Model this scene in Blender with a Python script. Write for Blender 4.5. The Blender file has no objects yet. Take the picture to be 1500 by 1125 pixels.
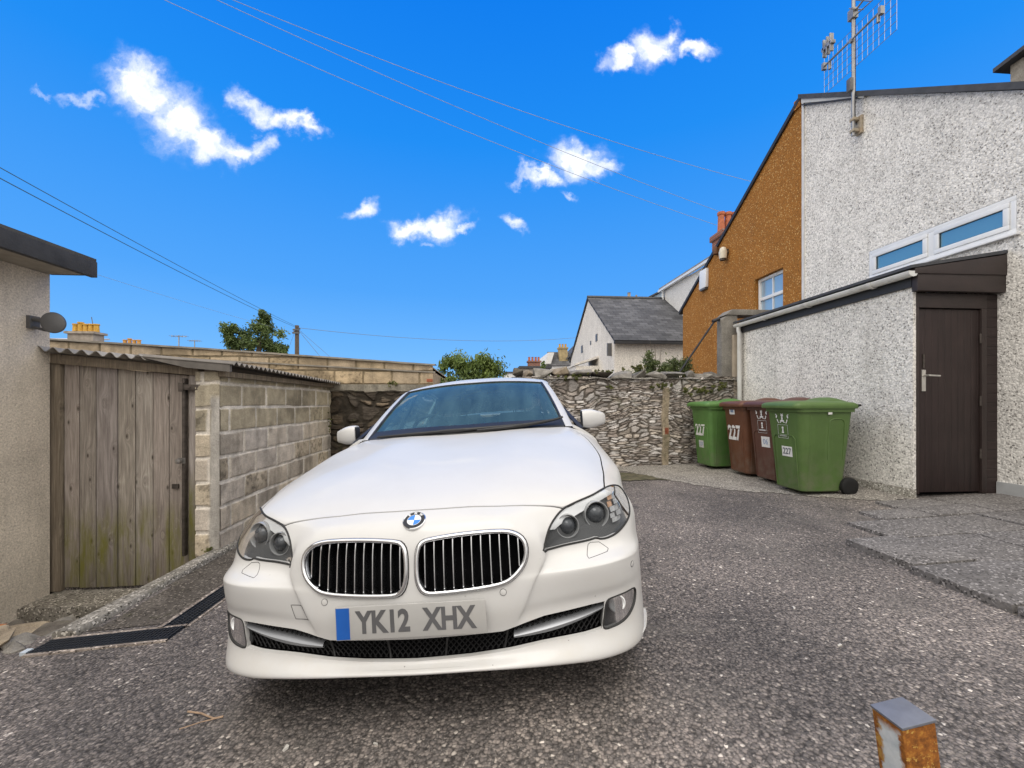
import bpy, bmesh, math, random
import numpy as np
from mathutils import Vector, Matrix, Euler
from mathutils.bvhtree import BVHTree
R = math.radians
scene = bpy.context.scene
COL = scene.collection
random.seed(7)
rs = np.random.RandomState(11)

# ------------------------------------------------------------------ objects
def link(o, parent=None):
    COL.objects.link(o)
    if parent is not None: o.parent = parent
    return o
def tag(o, label=None, cat=None, group=None, kind=None):
    if label: o['label'] = label
    if cat: o['category'] = cat
    if group: o['group'] = group
    if kind: o['kind'] = kind
    return o
def thing(name, label, cat, loc=(0, 0, 0), rotz=0, group=None):
    o = bpy.data.objects.new(name, None)
    o.empty_display_size = 0.1
    link(o); o.location = loc; o.rotation_euler = (0, 0, rotz)
    return tag(o, label, cat, group)
def copy_tree(o, parent=None):
    c = o.copy(); COL.objects.link(c); c.parent = parent
    for ch in list(o.children): copy_tree(ch, c)
    return c

class MB:
    """collects shapes, then links them as ONE mesh object"""
    def __init__(self): self.v = []; self.f = []; self.m = []
    def add(self, vs, fs, mi=0):
        o = len(self.v)
        self.v += [tuple(p) for p in vs]
        self.f += [tuple(i + o for i in f) for f in fs]
        self.m += [mi] * len(fs)
        return self
    def box(self, x0, x1, y0, y1, z0, z1, mi=0, M=None):
        vs = [(x0,y0,z0),(x1,y0,z0),(x1,y1,z0),(x0,y1,z0),(x0,y0,z1),(x1,y0,z1),(x1,y1,z1),(x0,y1,z1)]
        if M is not None: vs = [M @ Vector(p) for p in vs]
        return self.add(vs, [(3,2,1,0),(4,5,6,7),(0,1,5,4),(1,2,6,5),(2,3,7,6),(3,0,4,7)], mi)
    def prism(self, pts, d, mi=0):
        """polygon pts (3D, planar) swept by vector d"""
        n = len(pts); d = Vector(d)
        a = [Vector(p) for p in pts]; b = [p + d for p in a]
        fs = [tuple(range(n))[::-1], tuple(range(n, 2*n))]
        fs += [(i, (i+1) % n, n + (i+1) % n, n + i) for i in range(n)]
        return self.add(a + b, fs, mi)
    def tube(self, pts, r, n=8, closed=False, mi=0, cap=True, flat=None, up=None):
        """round (or flattened) tube along a polyline; r may be a list"""
        P = [Vector(p) for p in pts]; N = len(P)
        rr = r if isinstance(r, (list, tuple)) else [r] * N
        vs = []; fs = []
        prev = None
        for i in range(N):
            a = P[i-1] if (i > 0 or closed) else P[i]
            b = P[(i+1) % N] if (i < N-1 or closed) else P[i]
            t = (b - a)
            t = t.normalized() if t.length > 1e-9 else Vector((0, 0, 1))
            if up is not None: u = Vector(up)
            elif prev is None: u = Vector((0, 0, 1)) if abs(t.z) < .9 else Vector((1, 0, 0))
            else: u = prev
            s = t.cross(u)
            if s.length < 1e-6: s = t.cross(Vector((1, .1, 0)))
            s.normalize(); w = s.cross(t).normalized()
            prev = w
            k1, k2 = (1, 1) if flat is None else flat
            for j in range(n):
                an = 2 * math.pi * j / n
                vs.append(P[i] + s * (math.cos(an) * rr[i] * k1) + w * (math.sin(an) * rr[i] * k2))
        L = N if closed else N - 1
        for i in range(L):
            for j in range(n):
                a = i * n + j; b = i * n + (j+1) % n
                c = ((i+1) % N) * n + (j+1) % n; d = ((i+1) % N) * n + j
                fs.append((a, b, c, d))
        if cap and not closed:
            fs.append(tuple(range(n))[::-1]); fs.append(tuple((N-1)*n + j for j in range(n)))
        return self.add(vs, fs, mi)
    def lathe(self, prof, c=(0,0,0), axis='Z', n=20, mi=0, M=None):
        """prof = [(r, h)...] round an axis"""
        vs = []; fs = []
        for r, h in prof:
            for j in range(n):
                a = 2*math.pi*j/n; x, y = r*math.cos(a), r*math.sin(a)
                p = {'Z': (x, y, h), 'X': (h, x, y), 'Y': (y, h, x)}[axis]
                p = Vector(p)
                if M is not None: p = M @ p
                vs.append(p + Vector(c))
        m = len(prof)
        for i in range(m-1):
            for j in range(n):
                fs.append((i*n+j, i*n+(j+1) % n, (i+1)*n+(j+1) % n, (i+1)*n+j))
        fs.append(tuple(range(n))[::-1]); fs.append(tuple((m-1)*n+j for j in range(n)))
        return self.add(vs, fs, mi)
    def grid(self, G, mi=0, closed_u=False, flip=False):
        """G[i][j] points"""
        G = np.asarray(G, float); a, b = G.shape[:2]
        vs = G.reshape(-1, 3).tolist(); fs = []
        for i in range(a-1):
            for j in range(b if closed_u else b-1):
                q = (i*b+j, i*b+(j+1) % b, (i+1)*b+(j+1) % b, (i+1)*b+j)
                fs.append(q[::-1] if flip else q)
        return self.add(vs, fs, mi)
    def build(self, name, mats, parent=None, smooth=None, bevel=0, loc=None):
        me = bpy.data.meshes.new(name)
        me.from_pydata(self.v, [], self.f)
        if not isinstance(mats, (list, tuple)): mats = [mats]
        for m in mats: me.materials.append(m)
        me.polygons.foreach_set('material_index', self.m)
        me.validate()
        if bevel:
            bm = bmesh.new(); bm.from_mesh(me)
            es = [e for e in bm.edges if len(e.link_faces) == 2 and e.calc_face_angle(0) > R(30)]
            bmesh.ops.bevel(bm, geom=es, offset=bevel, segments=2, affect='EDGES', profile=.6, clamp_overlap=True)
            bm.to_mesh(me); bm.free()
            smooth = smooth or 40
        if smooth:
            me.shade_smooth(); me.set_sharp_from_angle(angle=R(smooth))
        o = bpy.data.objects.new(name, me)
        if loc is not None: o.location = loc
        return link(o, parent)

def mesh_np(name, V, F, mats, parent=None, smooth=None, col=None):
    me = bpy.data.meshes.new(name)
    me.from_pydata(np.asarray(V).tolist(), [], np.asarray(F).tolist() if not isinstance(F, list) else F)
    if not isinstance(mats, (list, tuple)): mats = [mats]
    for m in mats: me.materials.append(m)
    if col is not None:
        at = me.color_attributes.new('Col', 'FLOAT_COLOR', 'POINT')
        c = np.ones((len(V), 4), np.float32); c[:, :3] = col
        at.data.foreach_set('color', c.ravel())
    if smooth:
        me.shade_smooth(); me.set_sharp_from_angle(angle=R(smooth))
    return link(bpy.data.objects.new(name, me), parent)

# ------------------------------------------------------------------ noise
def _hash(ix, iy, s):
    n = (ix * 374761393 + iy * 668265263 + s * 1442695041) & 0x7fffffff
    n = ((n ^ (n >> 13)) * 1274126177) & 0x7fffffff
    return ((n ^ (n >> 16)) & 0xffff) / 65535.0
def vnoise(x, y, s=0):
    x = np.asarray(x, float); y = np.asarray(y, float)
    ix = np.floor(x).astype(np.int64); iy = np.floor(y).astype(np.int64)
    fx = x - ix; fy = y - iy
    fx = fx*fx*(3-2*fx); fy = fy*fy*(3-2*fy)
    a = _hash(ix, iy, s); b = _hash(ix+1, iy, s); c = _hash(ix, iy+1, s); d = _hash(ix+1, iy+1, s)
    return (a*(1-fx)+b*fx)*(1-fy) + (c*(1-fx)+d*fx)*fy
def fnoise(x, y, s=0, o=4):
    t = 0; a = .5; k = 1.0
    for i in range(o):
        t = t + a * vnoise(np.asarray(x)*k, np.asarray(y)*k, s+i*17); a *= .5; k *= 2.03
    return t / (1 - .5**o)
def sstep(a, b, x):
    t = np.clip((x-a)/(b-a), 0, 1); return t*t*(3-2*t)

# ------------------------------------------------------------------ materials
class NT:
    def __init__(self, name):
        self.mat = bpy.data.materials.new(name); self.mat.use_nodes = True
        self.t = self.mat.node_tree; self.t.nodes.clear()
        self.out = self.t.nodes.new('ShaderNodeOutputMaterial')
    def n(self, typ, inp=None, **kw):
        nd = self.t.nodes.new('ShaderNode' + typ)
        for k, v in kw.items(): setattr(nd, k, v)
        for k, v in (inp or {}).items():
            s = nd.inputs[k]
            if isinstance(v, bpy.types.NodeSocket): self.t.links.new(v, s)
            else: s.default_value = v
        return nd
    def coord(self, which='Object', scale=(1, 1, 1), rot=(0, 0, 0)):
        c = self.n('TexCoord').outputs[which]
        return self.n('Mapping', {'Vector': c, 'Scale': scale, 'Rotation': rot}).outputs[0]
    def noise(self, v, scale, detail=4, rough=.55, dist=0):
        return self.n('TexNoise', {'Vector': v, 'Scale': scale, 'Detail': detail, 'Roughness': rough, 'Distortion': dist}).outputs['Fac']
    def ramp(self, f, stops, interp='LINEAR'):
        r = self.n('ValToRGB', {'Fac': f}); cr = r.color_ramp; cr.interpolation = interp
        while len(cr.elements) < len(stops): cr.elements.new(.5)
        for e, (p, c) in zip(cr.elements, stops):
            e.position = p; e.color = (c, c, c, 1) if isinstance(c, (int, float)) else (*c, 1)
        return r.outputs[0]
    def mix(self, f, a, b, mode='MIX'):
        m = self.n('Mix', data_type='RGBA', blend_type=mode)
        for k, v in ((0, f), (6, a), (7, b)):
            if isinstance(v, bpy.types.NodeSocket): self.t.links.new(v, m.inputs[k])
            elif isinstance(v, (int, float)): m.inputs[k].default_value = v if k == 0 else (v, v, v, 1)
            else: m.inputs[k].default_value = (*v, 1)
        return m.outputs[2]
    def math(self, op, a, b=0.0, c=None, clamp=False):
        m = self.n('Math', operation=op, use_clamp=clamp)
        for k, v in enumerate((a, b) if c is None else (a, b, c)):
            if isinstance(v, bpy.types.NodeSocket): self.t.links.new(v, m.inputs[k])
            else: m.inputs[k].default_value = v
        return m.outputs[0]
    def bump(self, h, strength=.5, dist=.01, normal=None):
        i = {'Height': h, 'Strength': strength, 'Distance': dist}
        if normal is not None: i['Normal'] = normal
        return self.n('Bump', i).outputs[0]
    def bsdf(self, col, rough=.7, metal=0, normal=None, spec=.5, coat=0, **kw):
        i = {'Roughness': rough, 'Metallic': metal, 'Specular IOR Level': spec, 'Coat Weight': coat}
        i['Base Color'] = col if isinstance(col, bpy.types.NodeSocket) else (*col, 1)
        if normal is not None: i['Normal'] = normal
        i.update(kw)
        return self.n('BsdfPrincipled', i).outputs[0]
    def done(self, sh):
        self.t.links.new(sh, self.out.inputs['Surface']); return self.mat

def plain(name, col, rough=.6, metal=0, var=.12, vscale=6, bump=0, bscale=60, spec=.5, coat=0, dirt=None, dscale=3):
    t = NT(name); v = t.coord()
    n1 = t.noise(v, vscale, 5)
    lo = tuple(c*(1-var) for c in col); hi = tuple(min(1, c*(1+var)) for c in col)
    c = t.ramp(n1, [(.3, lo), (.7, hi)])
    if dirt:
        d = t.ramp(t.noise(v, dscale, 8, .65), [(.5, 0), (.72, 1)])
        c = t.mix(t.math('MULTIPLY', d, .6), c, dirt)
    nr = t.bump(t.noise(v, bscale, 3), bump, .004) if bump else None
    rg = t.math('MULTIPLY_ADD', n1, .15, rough-.07)
    return t.done(t.bsdf(c, rg, metal, nr, spec, coat))
def glassy(name, tint, rough=.0, trans=.75, ior=1.5):
    """thin tinted glass: fresnel reflection over a tinted see-through pane"""
    t = NT(name)
    fr = t.n('Fresnel', {'IOR': ior}).outputs[0]
    tr = t.n('BsdfTransparent', {'Color': (*tint, 1)}).outputs[0]
    gl = t.n('BsdfGlossy', {'Color': (1, 1, 1, 1), 'Roughness': rough}).outputs[0]
    return t.done(t.n('MixShader', {0: fr, 1: tr, 2: gl}).outputs[0])

def sheen_glass(name, tint, sky_sheen, k, ior=1.5):  # teal haze painted over the pane stands in for reflected sky
    t = NT(name); v = t.coord()
    fr = t.n('Fresnel', {'IOR': ior}).outputs[0]
    tr = t.n('BsdfTransparent', {'Color': (*tint, 1)}).outputs[0]
    df = t.n('BsdfDiffuse', {'Color': (*sky_sheen, 1)}).outputs[0]
    st = t.n('Mapping', {'Vector': v, 'Rotation': (0, 0, .5), 'Scale': (9, 1.2, 2)}).outputs[0]
    f = t.math('MULTIPLY', t.ramp(t.noise(st, 1.3, 7, .65), [(.3, .65), (.7, 1.3)]), k)
    a = t.n('MixShader', {0: f, 1: tr, 2: df}).outputs[0]
    gl = t.n('BsdfGlossy', {'Color': (1, 1, 1, 1), 'Roughness': .0}).outputs[0]
    return t.done(t.n('MixShader', {0: fr, 1: a, 2: gl}).outputs[0])

# ------------------------------------------------------------------ camera measurement helpers (world in metres, Y = depth along the yard walls)
CAM_Z = 1.08; CAM_A = math.atan(44/600)
def gz(X, Y):
    """height of the yard's tarmac"""
    X = np.asarray(X, float); Y = np.asarray(Y, float)
    z = np.interp(X, [-4, -2.4, -.31, .8, 2.0, 3.0, 4.0, 4.6, 6], [-.345, -.237, -.087, -.012, .01, .02, .06, .11, .15])
    w = 1 - sstep(.9, 2.6, X)
    z = z - .018*np.clip(Y-1.41, -3, 6)*w
    return z
# ================================================================== THE CAR (x to the photo's right, y from nose to tail, z up, metres)
M_paint = NT('white_paint')
_v = M_paint.coord()
_d = M_paint.ramp(M_paint.noise(_v, 2.2, 8, .7), [(.45, (.56, .557, .552)), (.75, (.525, .520, .512))])
_sp = M_paint.n('TexVoronoi', {'Vector': _v, 'Scale': 26.0, 'Randomness': 1.0})
_chip = M_paint.math('MULTIPLY', M_paint.math('LESS_THAN', _sp.outputs['Distance'], .085), M_paint.math('GREATER_THAN', M_paint.n('SeparateColor', {0: _sp.outputs['Color']}).outputs[0], .82))
_low = M_paint.ramp(M_paint.n('SeparateXYZ', {0: _v}).outputs[2], [(.25, .8), (.62, 0)])
_film = M_paint.math('MULTIPLY', M_paint.ramp(M_paint.noise(_v, 9, 8, .75), [(.42, 0), (.75, .55)]), _low)
_c = M_paint.mix(_film, _d, (.52, .49, .44))
_c = M_paint.mix(M_paint.math('MULTIPLY', _chip, M_paint.math('MULTIPLY', _low, .8)), _c, (.08, .07, .06))
M_paint = M_paint.done(M_paint.bsdf(_c, (.36), 0, None, .35, .30, **{'Coat Roughness': .05}))
M_chrome = plain('chrome', (.72, .73, .75), .12, 1, .05)
M_slat = plain('slat_chrome', (.62,.63,.65), .2, 1, .05)
M_satin = plain('satin_silver', (.27, .28, .30), .4, .6, .05)
M_black = plain('black_plastic', (.012, .012, .013), .45, 0, .2)
M_mesh = plain('grille_mesh', (.008, .008, .009), .55, 0, .2, spec=.25)
M_void = plain('engine_bay_black', (.004, .004, .005), .9, 0, .1, spec=.1)
M_rubber = plain('rubber', (.012, .012, .012), .7, 0, .2, spec=.25)
M_seal = plain('panel_gap', (.02, .02, .02), .8, 0, .1)
M_tint = sheen_glass('tinted_glass', (.50, .68, .70), (.27, .51, .54), .135)
M_lens = glassy('lamp_lens', (.88, .89, .90), .02, ior=1.13)
M_foglens = glassy('fog_lens', (.45, .46, .47), .05, ior=1.5)
M_bezel = plain('lamp_bezel', (.075, .077, .08), .5, 0, .1, spec=.25)
M_ring = plain('lamp_ring', (.34, .345, .35), .25, .2, .05)
M_eyelid = plain('lamp_reflector', (.80, .81, .82), .3, .0, .05)
M_dark = plain('dark_lamp', (.055, .06, .068), .06, .2, .1)
M_amber = plain('amber_reflector', (.55, .33, .2), .2, .5, .2, 30)
M_cloth = plain('seat_leather', (.05, .055, .06), .6, 0, .15)
M_dash = plain('dashboard', (.03, .032, .035), .7, 0, .15)
M_platew = plain('plate_white', (.40, .395, .385), .4, 0, .06, 9, dirt=(.42, .40, .37))
M_platek = plain('plate_black', (.10, .10, .105), .5)
M_plateb = plain('plate_blue', (.01, .10, .42), .4)
M_bblue = plain('badge_blue', (.01, .19, .62), .2, coat=.5)
M_bwhite = plain('badge_white', (.75, .76, .78), .2, coat=.5)

PX = [0,.2,.4,.55,.65,.72,.78,.83,.87,.895,.91,.93]
PY = [0,.008,.025,.052,.083,.115,.158,.22,.31,.42,.60,.95]
def plan(x): return np.interp(np.abs(x), PX, PY)
cx = np.array([0,.2,.36,.5,.64,.76,.838,.882,.896])
def row(z, off, k=1.0, sx=1.0, xv=None):
    z = np.interp(np.arange(9), np.linspace(0, 8, len(z)), z) if len(z) != 9 else np.array(z)
    x = cx*sx
    if xv: x = x.copy(); x[2], x[3] = xv
    return np.stack([x, plan(x/sx)*k + np.array(off), z], 1)
ROWS = [
 row([.238,.236,.230,.222,.211,.203,.196,.191,.188], [.02]*9),
 row([.234,.232,.226,.218,.206,.197,.190,.185,.182], [-.012,-.012,-.012,-.012,-.012,-.012,-.010,-.004,0]),
 row([.246,.244,.240,.235,.227,.221,.215,.210,.206], [-.02,-.02,-.02,-.02,-.02,-.02,-.016,-.008,-.002]),
 row([.262,.262,.266,.274,.278,.276,.270,.260,.25], [.012,.012,.012,.012,.008,.002,-.004,-.004,0]),
 row([.300,.300,.302,.320,.33,.33,.325,.32,.315], [.022,.022,.022,.022,.018,.01,.004,0,0]),
 row([.346,.346,.352,.385,.402,.405,.402,.395,.39], [.016,.016,.016,.03,.026,.014,.004,-.002,0], xv=(.345,.41)),
 row([.42,.42,.425,.435,.45,.45,.45,.445,.44], [.008,.008,.010,.026,.014,.002,-.004,-.004,0], xv=(.375,.425)),
 row([.50,.50,.505,.510,.517,.517,.507,.497,.49], [.018,.018,.016,.026,.006,-.006,-.007,-.005,-.001], xv=(.412,.455)),
 row([.535,.535,.535,.533,.536,.537,.528,.52,.512], [.023,.023,.024,.040,.018,.002,-.002,-.002,0], xv=(.432,.47)),
 row([.575,.575,.575,.572,.57,.568,.560,.553,.545], [.030,.030,.034,.078,.082,.068,.048,.026,.012], xv=(.452,.49)),
 row([.65,.65,.65,.648,.645,.645,.64,.635,.63], [.046,.046,.052,.094,.110,.104,.088,.05,.022], xv=(.425,.49)),
 row([.715,.715,.715,.70,.70,.705,.70,.69,.68], [.082,.082,.09,.125,.148,.152,.14,.09,.045], sx=.985),
 np.array([(0,.152,.757),(.2,.163,.756),(.36,.186,.750),(.5,.215,.742),(.63,.265,.745),(.74,.335,.750),(.81,.415,.742),(.855,.50,.725),(.88,.58,.71)]),
 np.array([(0,.27,.806),(.2,.278,.807),(.36,.298,.806),(.5,.33,.80),(.62,.375,.795),(.72,.435,.792),(.79,.50,.782),(.845,.57,.762),(.89,.66,.74)]),
 np.array([(0,.5,.866),(.2,.508,.868),(.36,.525,.873),(.5,.55,.862),(.62,.58,.850),(.715,.61,.837),(.79,.65,.817),(.86,.70,.795),(.905,.76,.77)]),
 np.array([(0,.85,.920),(.2,.855,.923),(.36,.86,.931),(.5,.87,.917),(.61,.88,.902),(.705,.89,.887),(.79,.90,.866),(.865,.92,.835),(.915,.95,.79)]),
 np.array([(0,1.13,.956),(.2,1.135,.960),(.36,1.145,.970),(.5,1.155,.958),(.6,1.16,.949),(.69,1.17,.941),(.775,1.18,.928),(.862,1.2,.882),(.92,1.22,.82)]),
 np.array([(0,1.40,.985),(.2,1.405,.986),(.36,1.42,.988),(.5,1.44,.985),(.6,1.47,.980),(.68,1.49,.976),(.75,1.5,.966),(.86,1.5,.915),(.928,1.5,.85)]),
]
C0 = np.array(ROWS)                                   # rows x cols x 3
# side strip to the front wheel arch
ANG = np.radians([-16,-14,-8,0,8,17,33,42,47,55,63,69,74,79,85,95,108,122])
AC = np.array([.83, .315]); AR = .355
arch = np.stack([np.full(len(ANG), .915), AC[0]-AR*np.cos(ANG), AC[1]+AR*np.sin(ANG)], 1)
arch[:, 0] = np.interp(arch[:, 1], [.475, .52, .6, .83, 1.1], [.882, .895, .908, .928, .935])
midc = C0[:, 8]*.5 + arch*.5; midc[:, 0] = .5*(C0[:, 8, 0]+arch[:, 0]) + .002
C0 = np.concatenate([C0, midc[:, None], arch[:, None]], 1)

def crom(P, t):
    """Catmull-Rom along axis 0 with chord-length-free uniform knots"""
    n = len(P); t = np.clip(t, 0, n-1-1e-9); i = t.astype(int); f = (t-i).reshape((-1,)+(1,)*(P.ndim-1))
    p0 = P[np.maximum(i-1, 0)]; p1 = P[i]; p2 = P[np.minimum(i+1, n-1)]; p3 = P[np.minimum(i+2, n-1)]
    m1 = np.where((i > 0).reshape(f.shape), (p2-p0)/2, p2-p1); m2 = np.where((i+2 < n).reshape(f.shape), (p3-p1)/2, p2-p1)
    return (2*f**3-3*f**2+1)*p1 + (f**3-2*f**2+f)*m1 + (-2*f**3+3*f**2)*p2 + (f**3-f**2)*m2
def dense(Cg, sr, sc):
    a, b = Cg.shape[:2]
    G = crom(Cg, np.linspace(0, a-1, (a-1)*sr+1))
    G = crom(G.transpose(1, 0, 2), np.linspace(0, b-1, (b-1)*sc+1)).transpose(1, 0, 2)
    return G
mir = lambda A: np.concatenate([A[:, :0:-1]*np.array([-1, 1, 1]), A], 1)
# mirrored control net first so that the middle is smooth
Cfull = mir(C0)
DG = dense(Cfull, 9, 8)
def smooth_grid(G, it):
    for _ in range(it):
        H = G.copy()
        H[1:-1, 1:-1] = .5*G[1:-1, 1:-1] + .125*(G[:-2, 1:-1]+G[2:, 1:-1]+G[1:-1, :-2]+G[1:-1, 2:])
        G = H
    return G
DG = smooth_grid(DG, 5)
nr, nc = DG.shape[:2]
def grid_faces(a, b, flip=False):
    i, j = np.meshgrid(np.arange(a-1), np.arange(b-1), indexing='ij')
    q = np.stack([i*b+j, i*b+j+1, (i+1)*b+j+1, (i+1)*b+j], -1).reshape(-1, 4)
    return q[:, ::-1] if flip else q
FV = DG.reshape(-1, 3); FF = grid_faces(nr, nc)
BVH = BVHTree.FromPolygons([Vector(p) for p in FV.tolist()], FF.tolist())
def on_front(x, z, off=0.0):
    h = BVH.ray_cast(Vector((x, -1.0, z)), Vector((0, 1, 0)))
    if h[0] is None:
        h = BVH.find_nearest(Vector((x, plan(x)+.1, z)))
    n = h[1]
    if n.y > 0: n = -n
    return h[0] + n*off
def on_top(x, y, off=0.0):
    h = BVH.ray_cast(Vector((x, y, 2.0)), Vector((0, 0, -1)))
    if h[0] is None: h = BVH.find_nearest(Vector((x, y, .9)))
    n = h[1]
    if n.z < 0: n = -n
    return h[0] + n*off
def near(p, off=0.0):
    h = BVH.find_nearest(Vector(p)); n = h[1]
    if n.y > .2 or n.z < -.5: n = -n
    return h[0] + n*off
def smooth_loop(pts, n=60, closed=True):
    P = np.array(pts, float)
    if closed:
        P = np.concatenate([P[-1:], P, P[:2]]); t = np.linspace(1, len(P)-2, n, endpoint=False)
    else: t = np.linspace(0, len(P)-1, n)
    Q = crom(P, t)
    # even spacing
    S = np.concatenate([Q, Q[:1]]) if closed else Q
    d = np.concatenate([[0], np.cumsum(np.linalg.norm(np.diff(S, axis=0), axis=1))])
    u = np.linspace(0, d[-1], n, endpoint=not closed)
    return np.stack([np.interp(u, d, S[:, k]) for k in range(P.shape[1])], 1)

# outlines in the front view (x, z), right-hand side of the photo; mirrored for the other
KID = [(.013,.60),(.017,.64),(.030,.664),(.058,.675),(.16,.684),(.28,.686),(.355,.679),(.400,.655),(.415,.615),(.403,.565),(.362,.523),(.31,.503),(.20,.493),(.09,.490),(.045,.494),(.024,.515),(.014,.55)]
HEAD = [(.476,.590),(.481,.62),(.501,.662),(.529,.692),(.566,.716),(.622,.731),(.69,.743),(.756,.755),(.81,.750),(.852,.728),(.868,.695),(.866,.665),(.851,.64),(.813,.618),(.769,.600),(.725,.592),(.693,.594),(.68,.600),(.649,.597),(.568,.594)]
FOG = [(.672,.298),(.678,.34),(.692,.385),(.72,.394),(.77,.395),(.812,.392),(.824,.375),(.815,.34),(.79,.315),(.755,.300),(.71,.294)]
INT_T = [(-.684,.388),(-.633,.387),(-.457,.374),(-.345,.353),(-.31,.344),(-.19,.342),(0,.341),(.19,.342),(.31,.344),(.345,.353),(.457,.374),(.633,.387),(.684,.388)]
INT_B = [(.664,.297),(.604,.292),(.5,.289),(.44,.286),(.33,.275),(.19,.268),(0,.265),(-.19,.268),(-.33,.275),(-.44,.286),(-.5,.289),(-.604,.292),(-.664,.297)]

def flip(P): return [(-a, b) for a, b in P][::-1]
def loop3(P, n, off=0.0, closed=True):
    return [on_front(a, b, off) for a, b in smooth_loop(P, n, closed)]

# --- shell and cuts
def solid_prism(P, y0, y1, n=None):
    Q = smooth_loop(P, n) if n else np.array(P)
    m = MB(); m.prism([(a, y0, b) for a, b in Q], (0, y1-y0, 0)); return m
def bool_apply(o, cutter, op):
    md = o.modifiers.new('cut', 'BOOLEAN'); md.operation = op; md.object = cutter; md.solver = 'EXACT'
    n0 = len(o.data.vertices)
    for own in (False, True):
        md.use_self = own
        dg = bpy.context.evaluated_depsgraph_get(); dg.update()
        me = bpy.data.meshes.new_from_object(o.evaluated_get(dg))
        if op == 'INTERSECT' or len(me.vertices) > .55*n0: break
        print('boolean retried', o.name, n0, len(me.vertices))
    o.modifiers.clear()
    old = o.data; o.data = me; bpy.data.meshes.remove(old)
def scrap(o):
    me = o.data; bpy.data.objects.remove(o); bpy.data.meshes.remove(me)
def shell(name, V, F, th, mat):
    """closed shell of thickness th behind a grid surface"""
    o = mesh_np(name, V, F, mat)
    md = o.modifiers.new('s', 'SOLIDIFY'); md.thickness = th; md.offset = -1
    dg = bpy.context.evaluated_depsgraph_get()
    me = bpy.data.meshes.new_from_object(o.evaluated_get(dg)); o.modifiers.clear()
    old = o.data; o.data = me; bpy.data.meshes.remove(old)
    return o
def finish(o, name, parent, smooth=32):
    o.name = name; o.data.name = name; o.parent = parent
    o.data.shade_smooth(); o.data.set_sharp_from_angle(angle=R(smooth)); return o

car = thing('white_car', 'white four-door saloon car parked nose-on with twin chrome kidney grilles', 'car')
SC = 2*8                                              # dense columns of the wing sides, kept out of the cut shell
BG = DG[:, SC:nc-SC]; BV = BG.reshape(-1, 3); BF = grid_faces(*BG.shape[:2])
body = shell('front_bumper_and_wings', BV, BF, .018, M_paint)
# which way did the thickness go?  (must go inwards: nose point must not move forward)
_ys = min(v.co.y for v in body.data.vertices)
if _ys < FV[:, 1].min() - .01:
    scrap(body); BF = BF[:, ::-1]; body = shell('front_bumper_and_wings', BV, BF, .018, M_paint)
for _g, _f in ((DG[:, :SC+1], False), (DG[:, nc-SC-1:], False)):
    m = MB(); m.grid(_g); m.build('wing_side', M_paint, car, smooth=60)

hl3 = loop3(HEAD, 90)
top_i = [p for p in hl3 if p.z > .70]
BON_R = [(.0,.154),(.10,.156),(.22,.165),(.31,.171),(.42,.188),(.52,.204)]
edge = [on_front(a, b) for a, b in smooth_loop([(.566,.716),(.622,.731),(.69,.743),(.756,.755)], 12, False)]
BON_R += [(p.x, p.y) for p in edge] + [(.768,.43),(.785,.521),(.804,.665),(.822,.80),(.826,.936),(.812,1.12),(.779,1.305),(.742,1.44),(.72,1.47)]
bonR = smooth_loop(BON_R, 70, False)
bon_back = [(.70,1.452),(.6,1.435),(.5,1.41),(.36,1.388),(.2,1.372),(0,1.367)]
bon_half = [tuple(p) for p in bonR] + bon_back
bon_poly = bon_half + [(-a, b) for a, b in bon_half[::-1] if abs(a) > 1e-6]
bon_poly = [p for i, p in enumerate(bon_poly) if i == 0 or math.hypot(p[0]-bon_poly[i-1][0], p[1]-bon_poly[i-1][1]) > 1e-4]
def inset2d(P, d):
    P = np.array(P); n = len(P); Q = []
    area = .5*np.sum(P[:, 0]*np.roll(P[:, 1], -1)-np.roll(P[:, 0], -1)*P[:, 1]); s = 1 if area > 0 else -1
    for i in range(n):
        a = P[i]-P[i-1]; b = P[(i+1) % n]-P[i]
        a = a/np.linalg.norm(a); b = b/np.linalg.norm(b)
        t = a+b; t = t/np.linalg.norm(t)
        Q.append(P[i] + s*d*np.array([-t[1], t[0]]))
    return Q
def top_prism(P): m = MB(); m.prism([(a, b, .5) for a, b in P], (0, 0, .8)); return m.build('cutter', M_void)
cb = top_prism(inset2d(bon_poly, .003))
bon = bpy.data.objects.new('bonnet', body.data.copy()); link(bon)
bool_apply(bon, cb, 'INTERSECT'); scrap(cb)
cb = top_prism(inset2d(bon_poly, -.003)); bool_apply(body, cb, 'DIFFERENCE'); scrap(cb)
cut = MB()
for P, n in ((KID, 64), (flip(KID), 64), (HEAD, 90), (flip(HEAD), 90), (FOG, 48), (flip(FOG), 48)):
    Q = smooth_loop(P, n); cut.prism([(a, -.2, b) for a, b in Q], (0, 1.15, 0))
    co = cut.build('cutter', M_void); bool_apply(body, co, 'DIFFERENCE'); scrap(co); cut = MB()
P = INT_T + INT_B
cut.prism([(a, -.2, b) for a, b in P], (0, .6, 0)); co = cut.build('cutter', M_void); bool_apply(body, co, 'DIFFERENCE'); scrap(co)
finish(body, 'front_bumper_and_wings', car); finish(bon, 'bonnet', car)
m = MB(); _b = bon_half + [(-a, b) for a, b in bon_half[::-1]][1:]
m.tube([on_top(a, b, -.007) for a, b in [(-p, q) for p, q in bonR[::-1]][:-1] + [tuple(p) for p in bonR]], .0045, 5); m.build('bonnet_gap_shade', M_void, car)  # black tube laid in the shut line, standing in for its shade

# --- black void behind the openings
m = MB()
G = DG[12:100:4, 12:-12:4].copy(); G[..., 1] += .075; G[..., 2] -= .012
m.grid(G); m.build('engine_bay', M_void, car)

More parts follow.
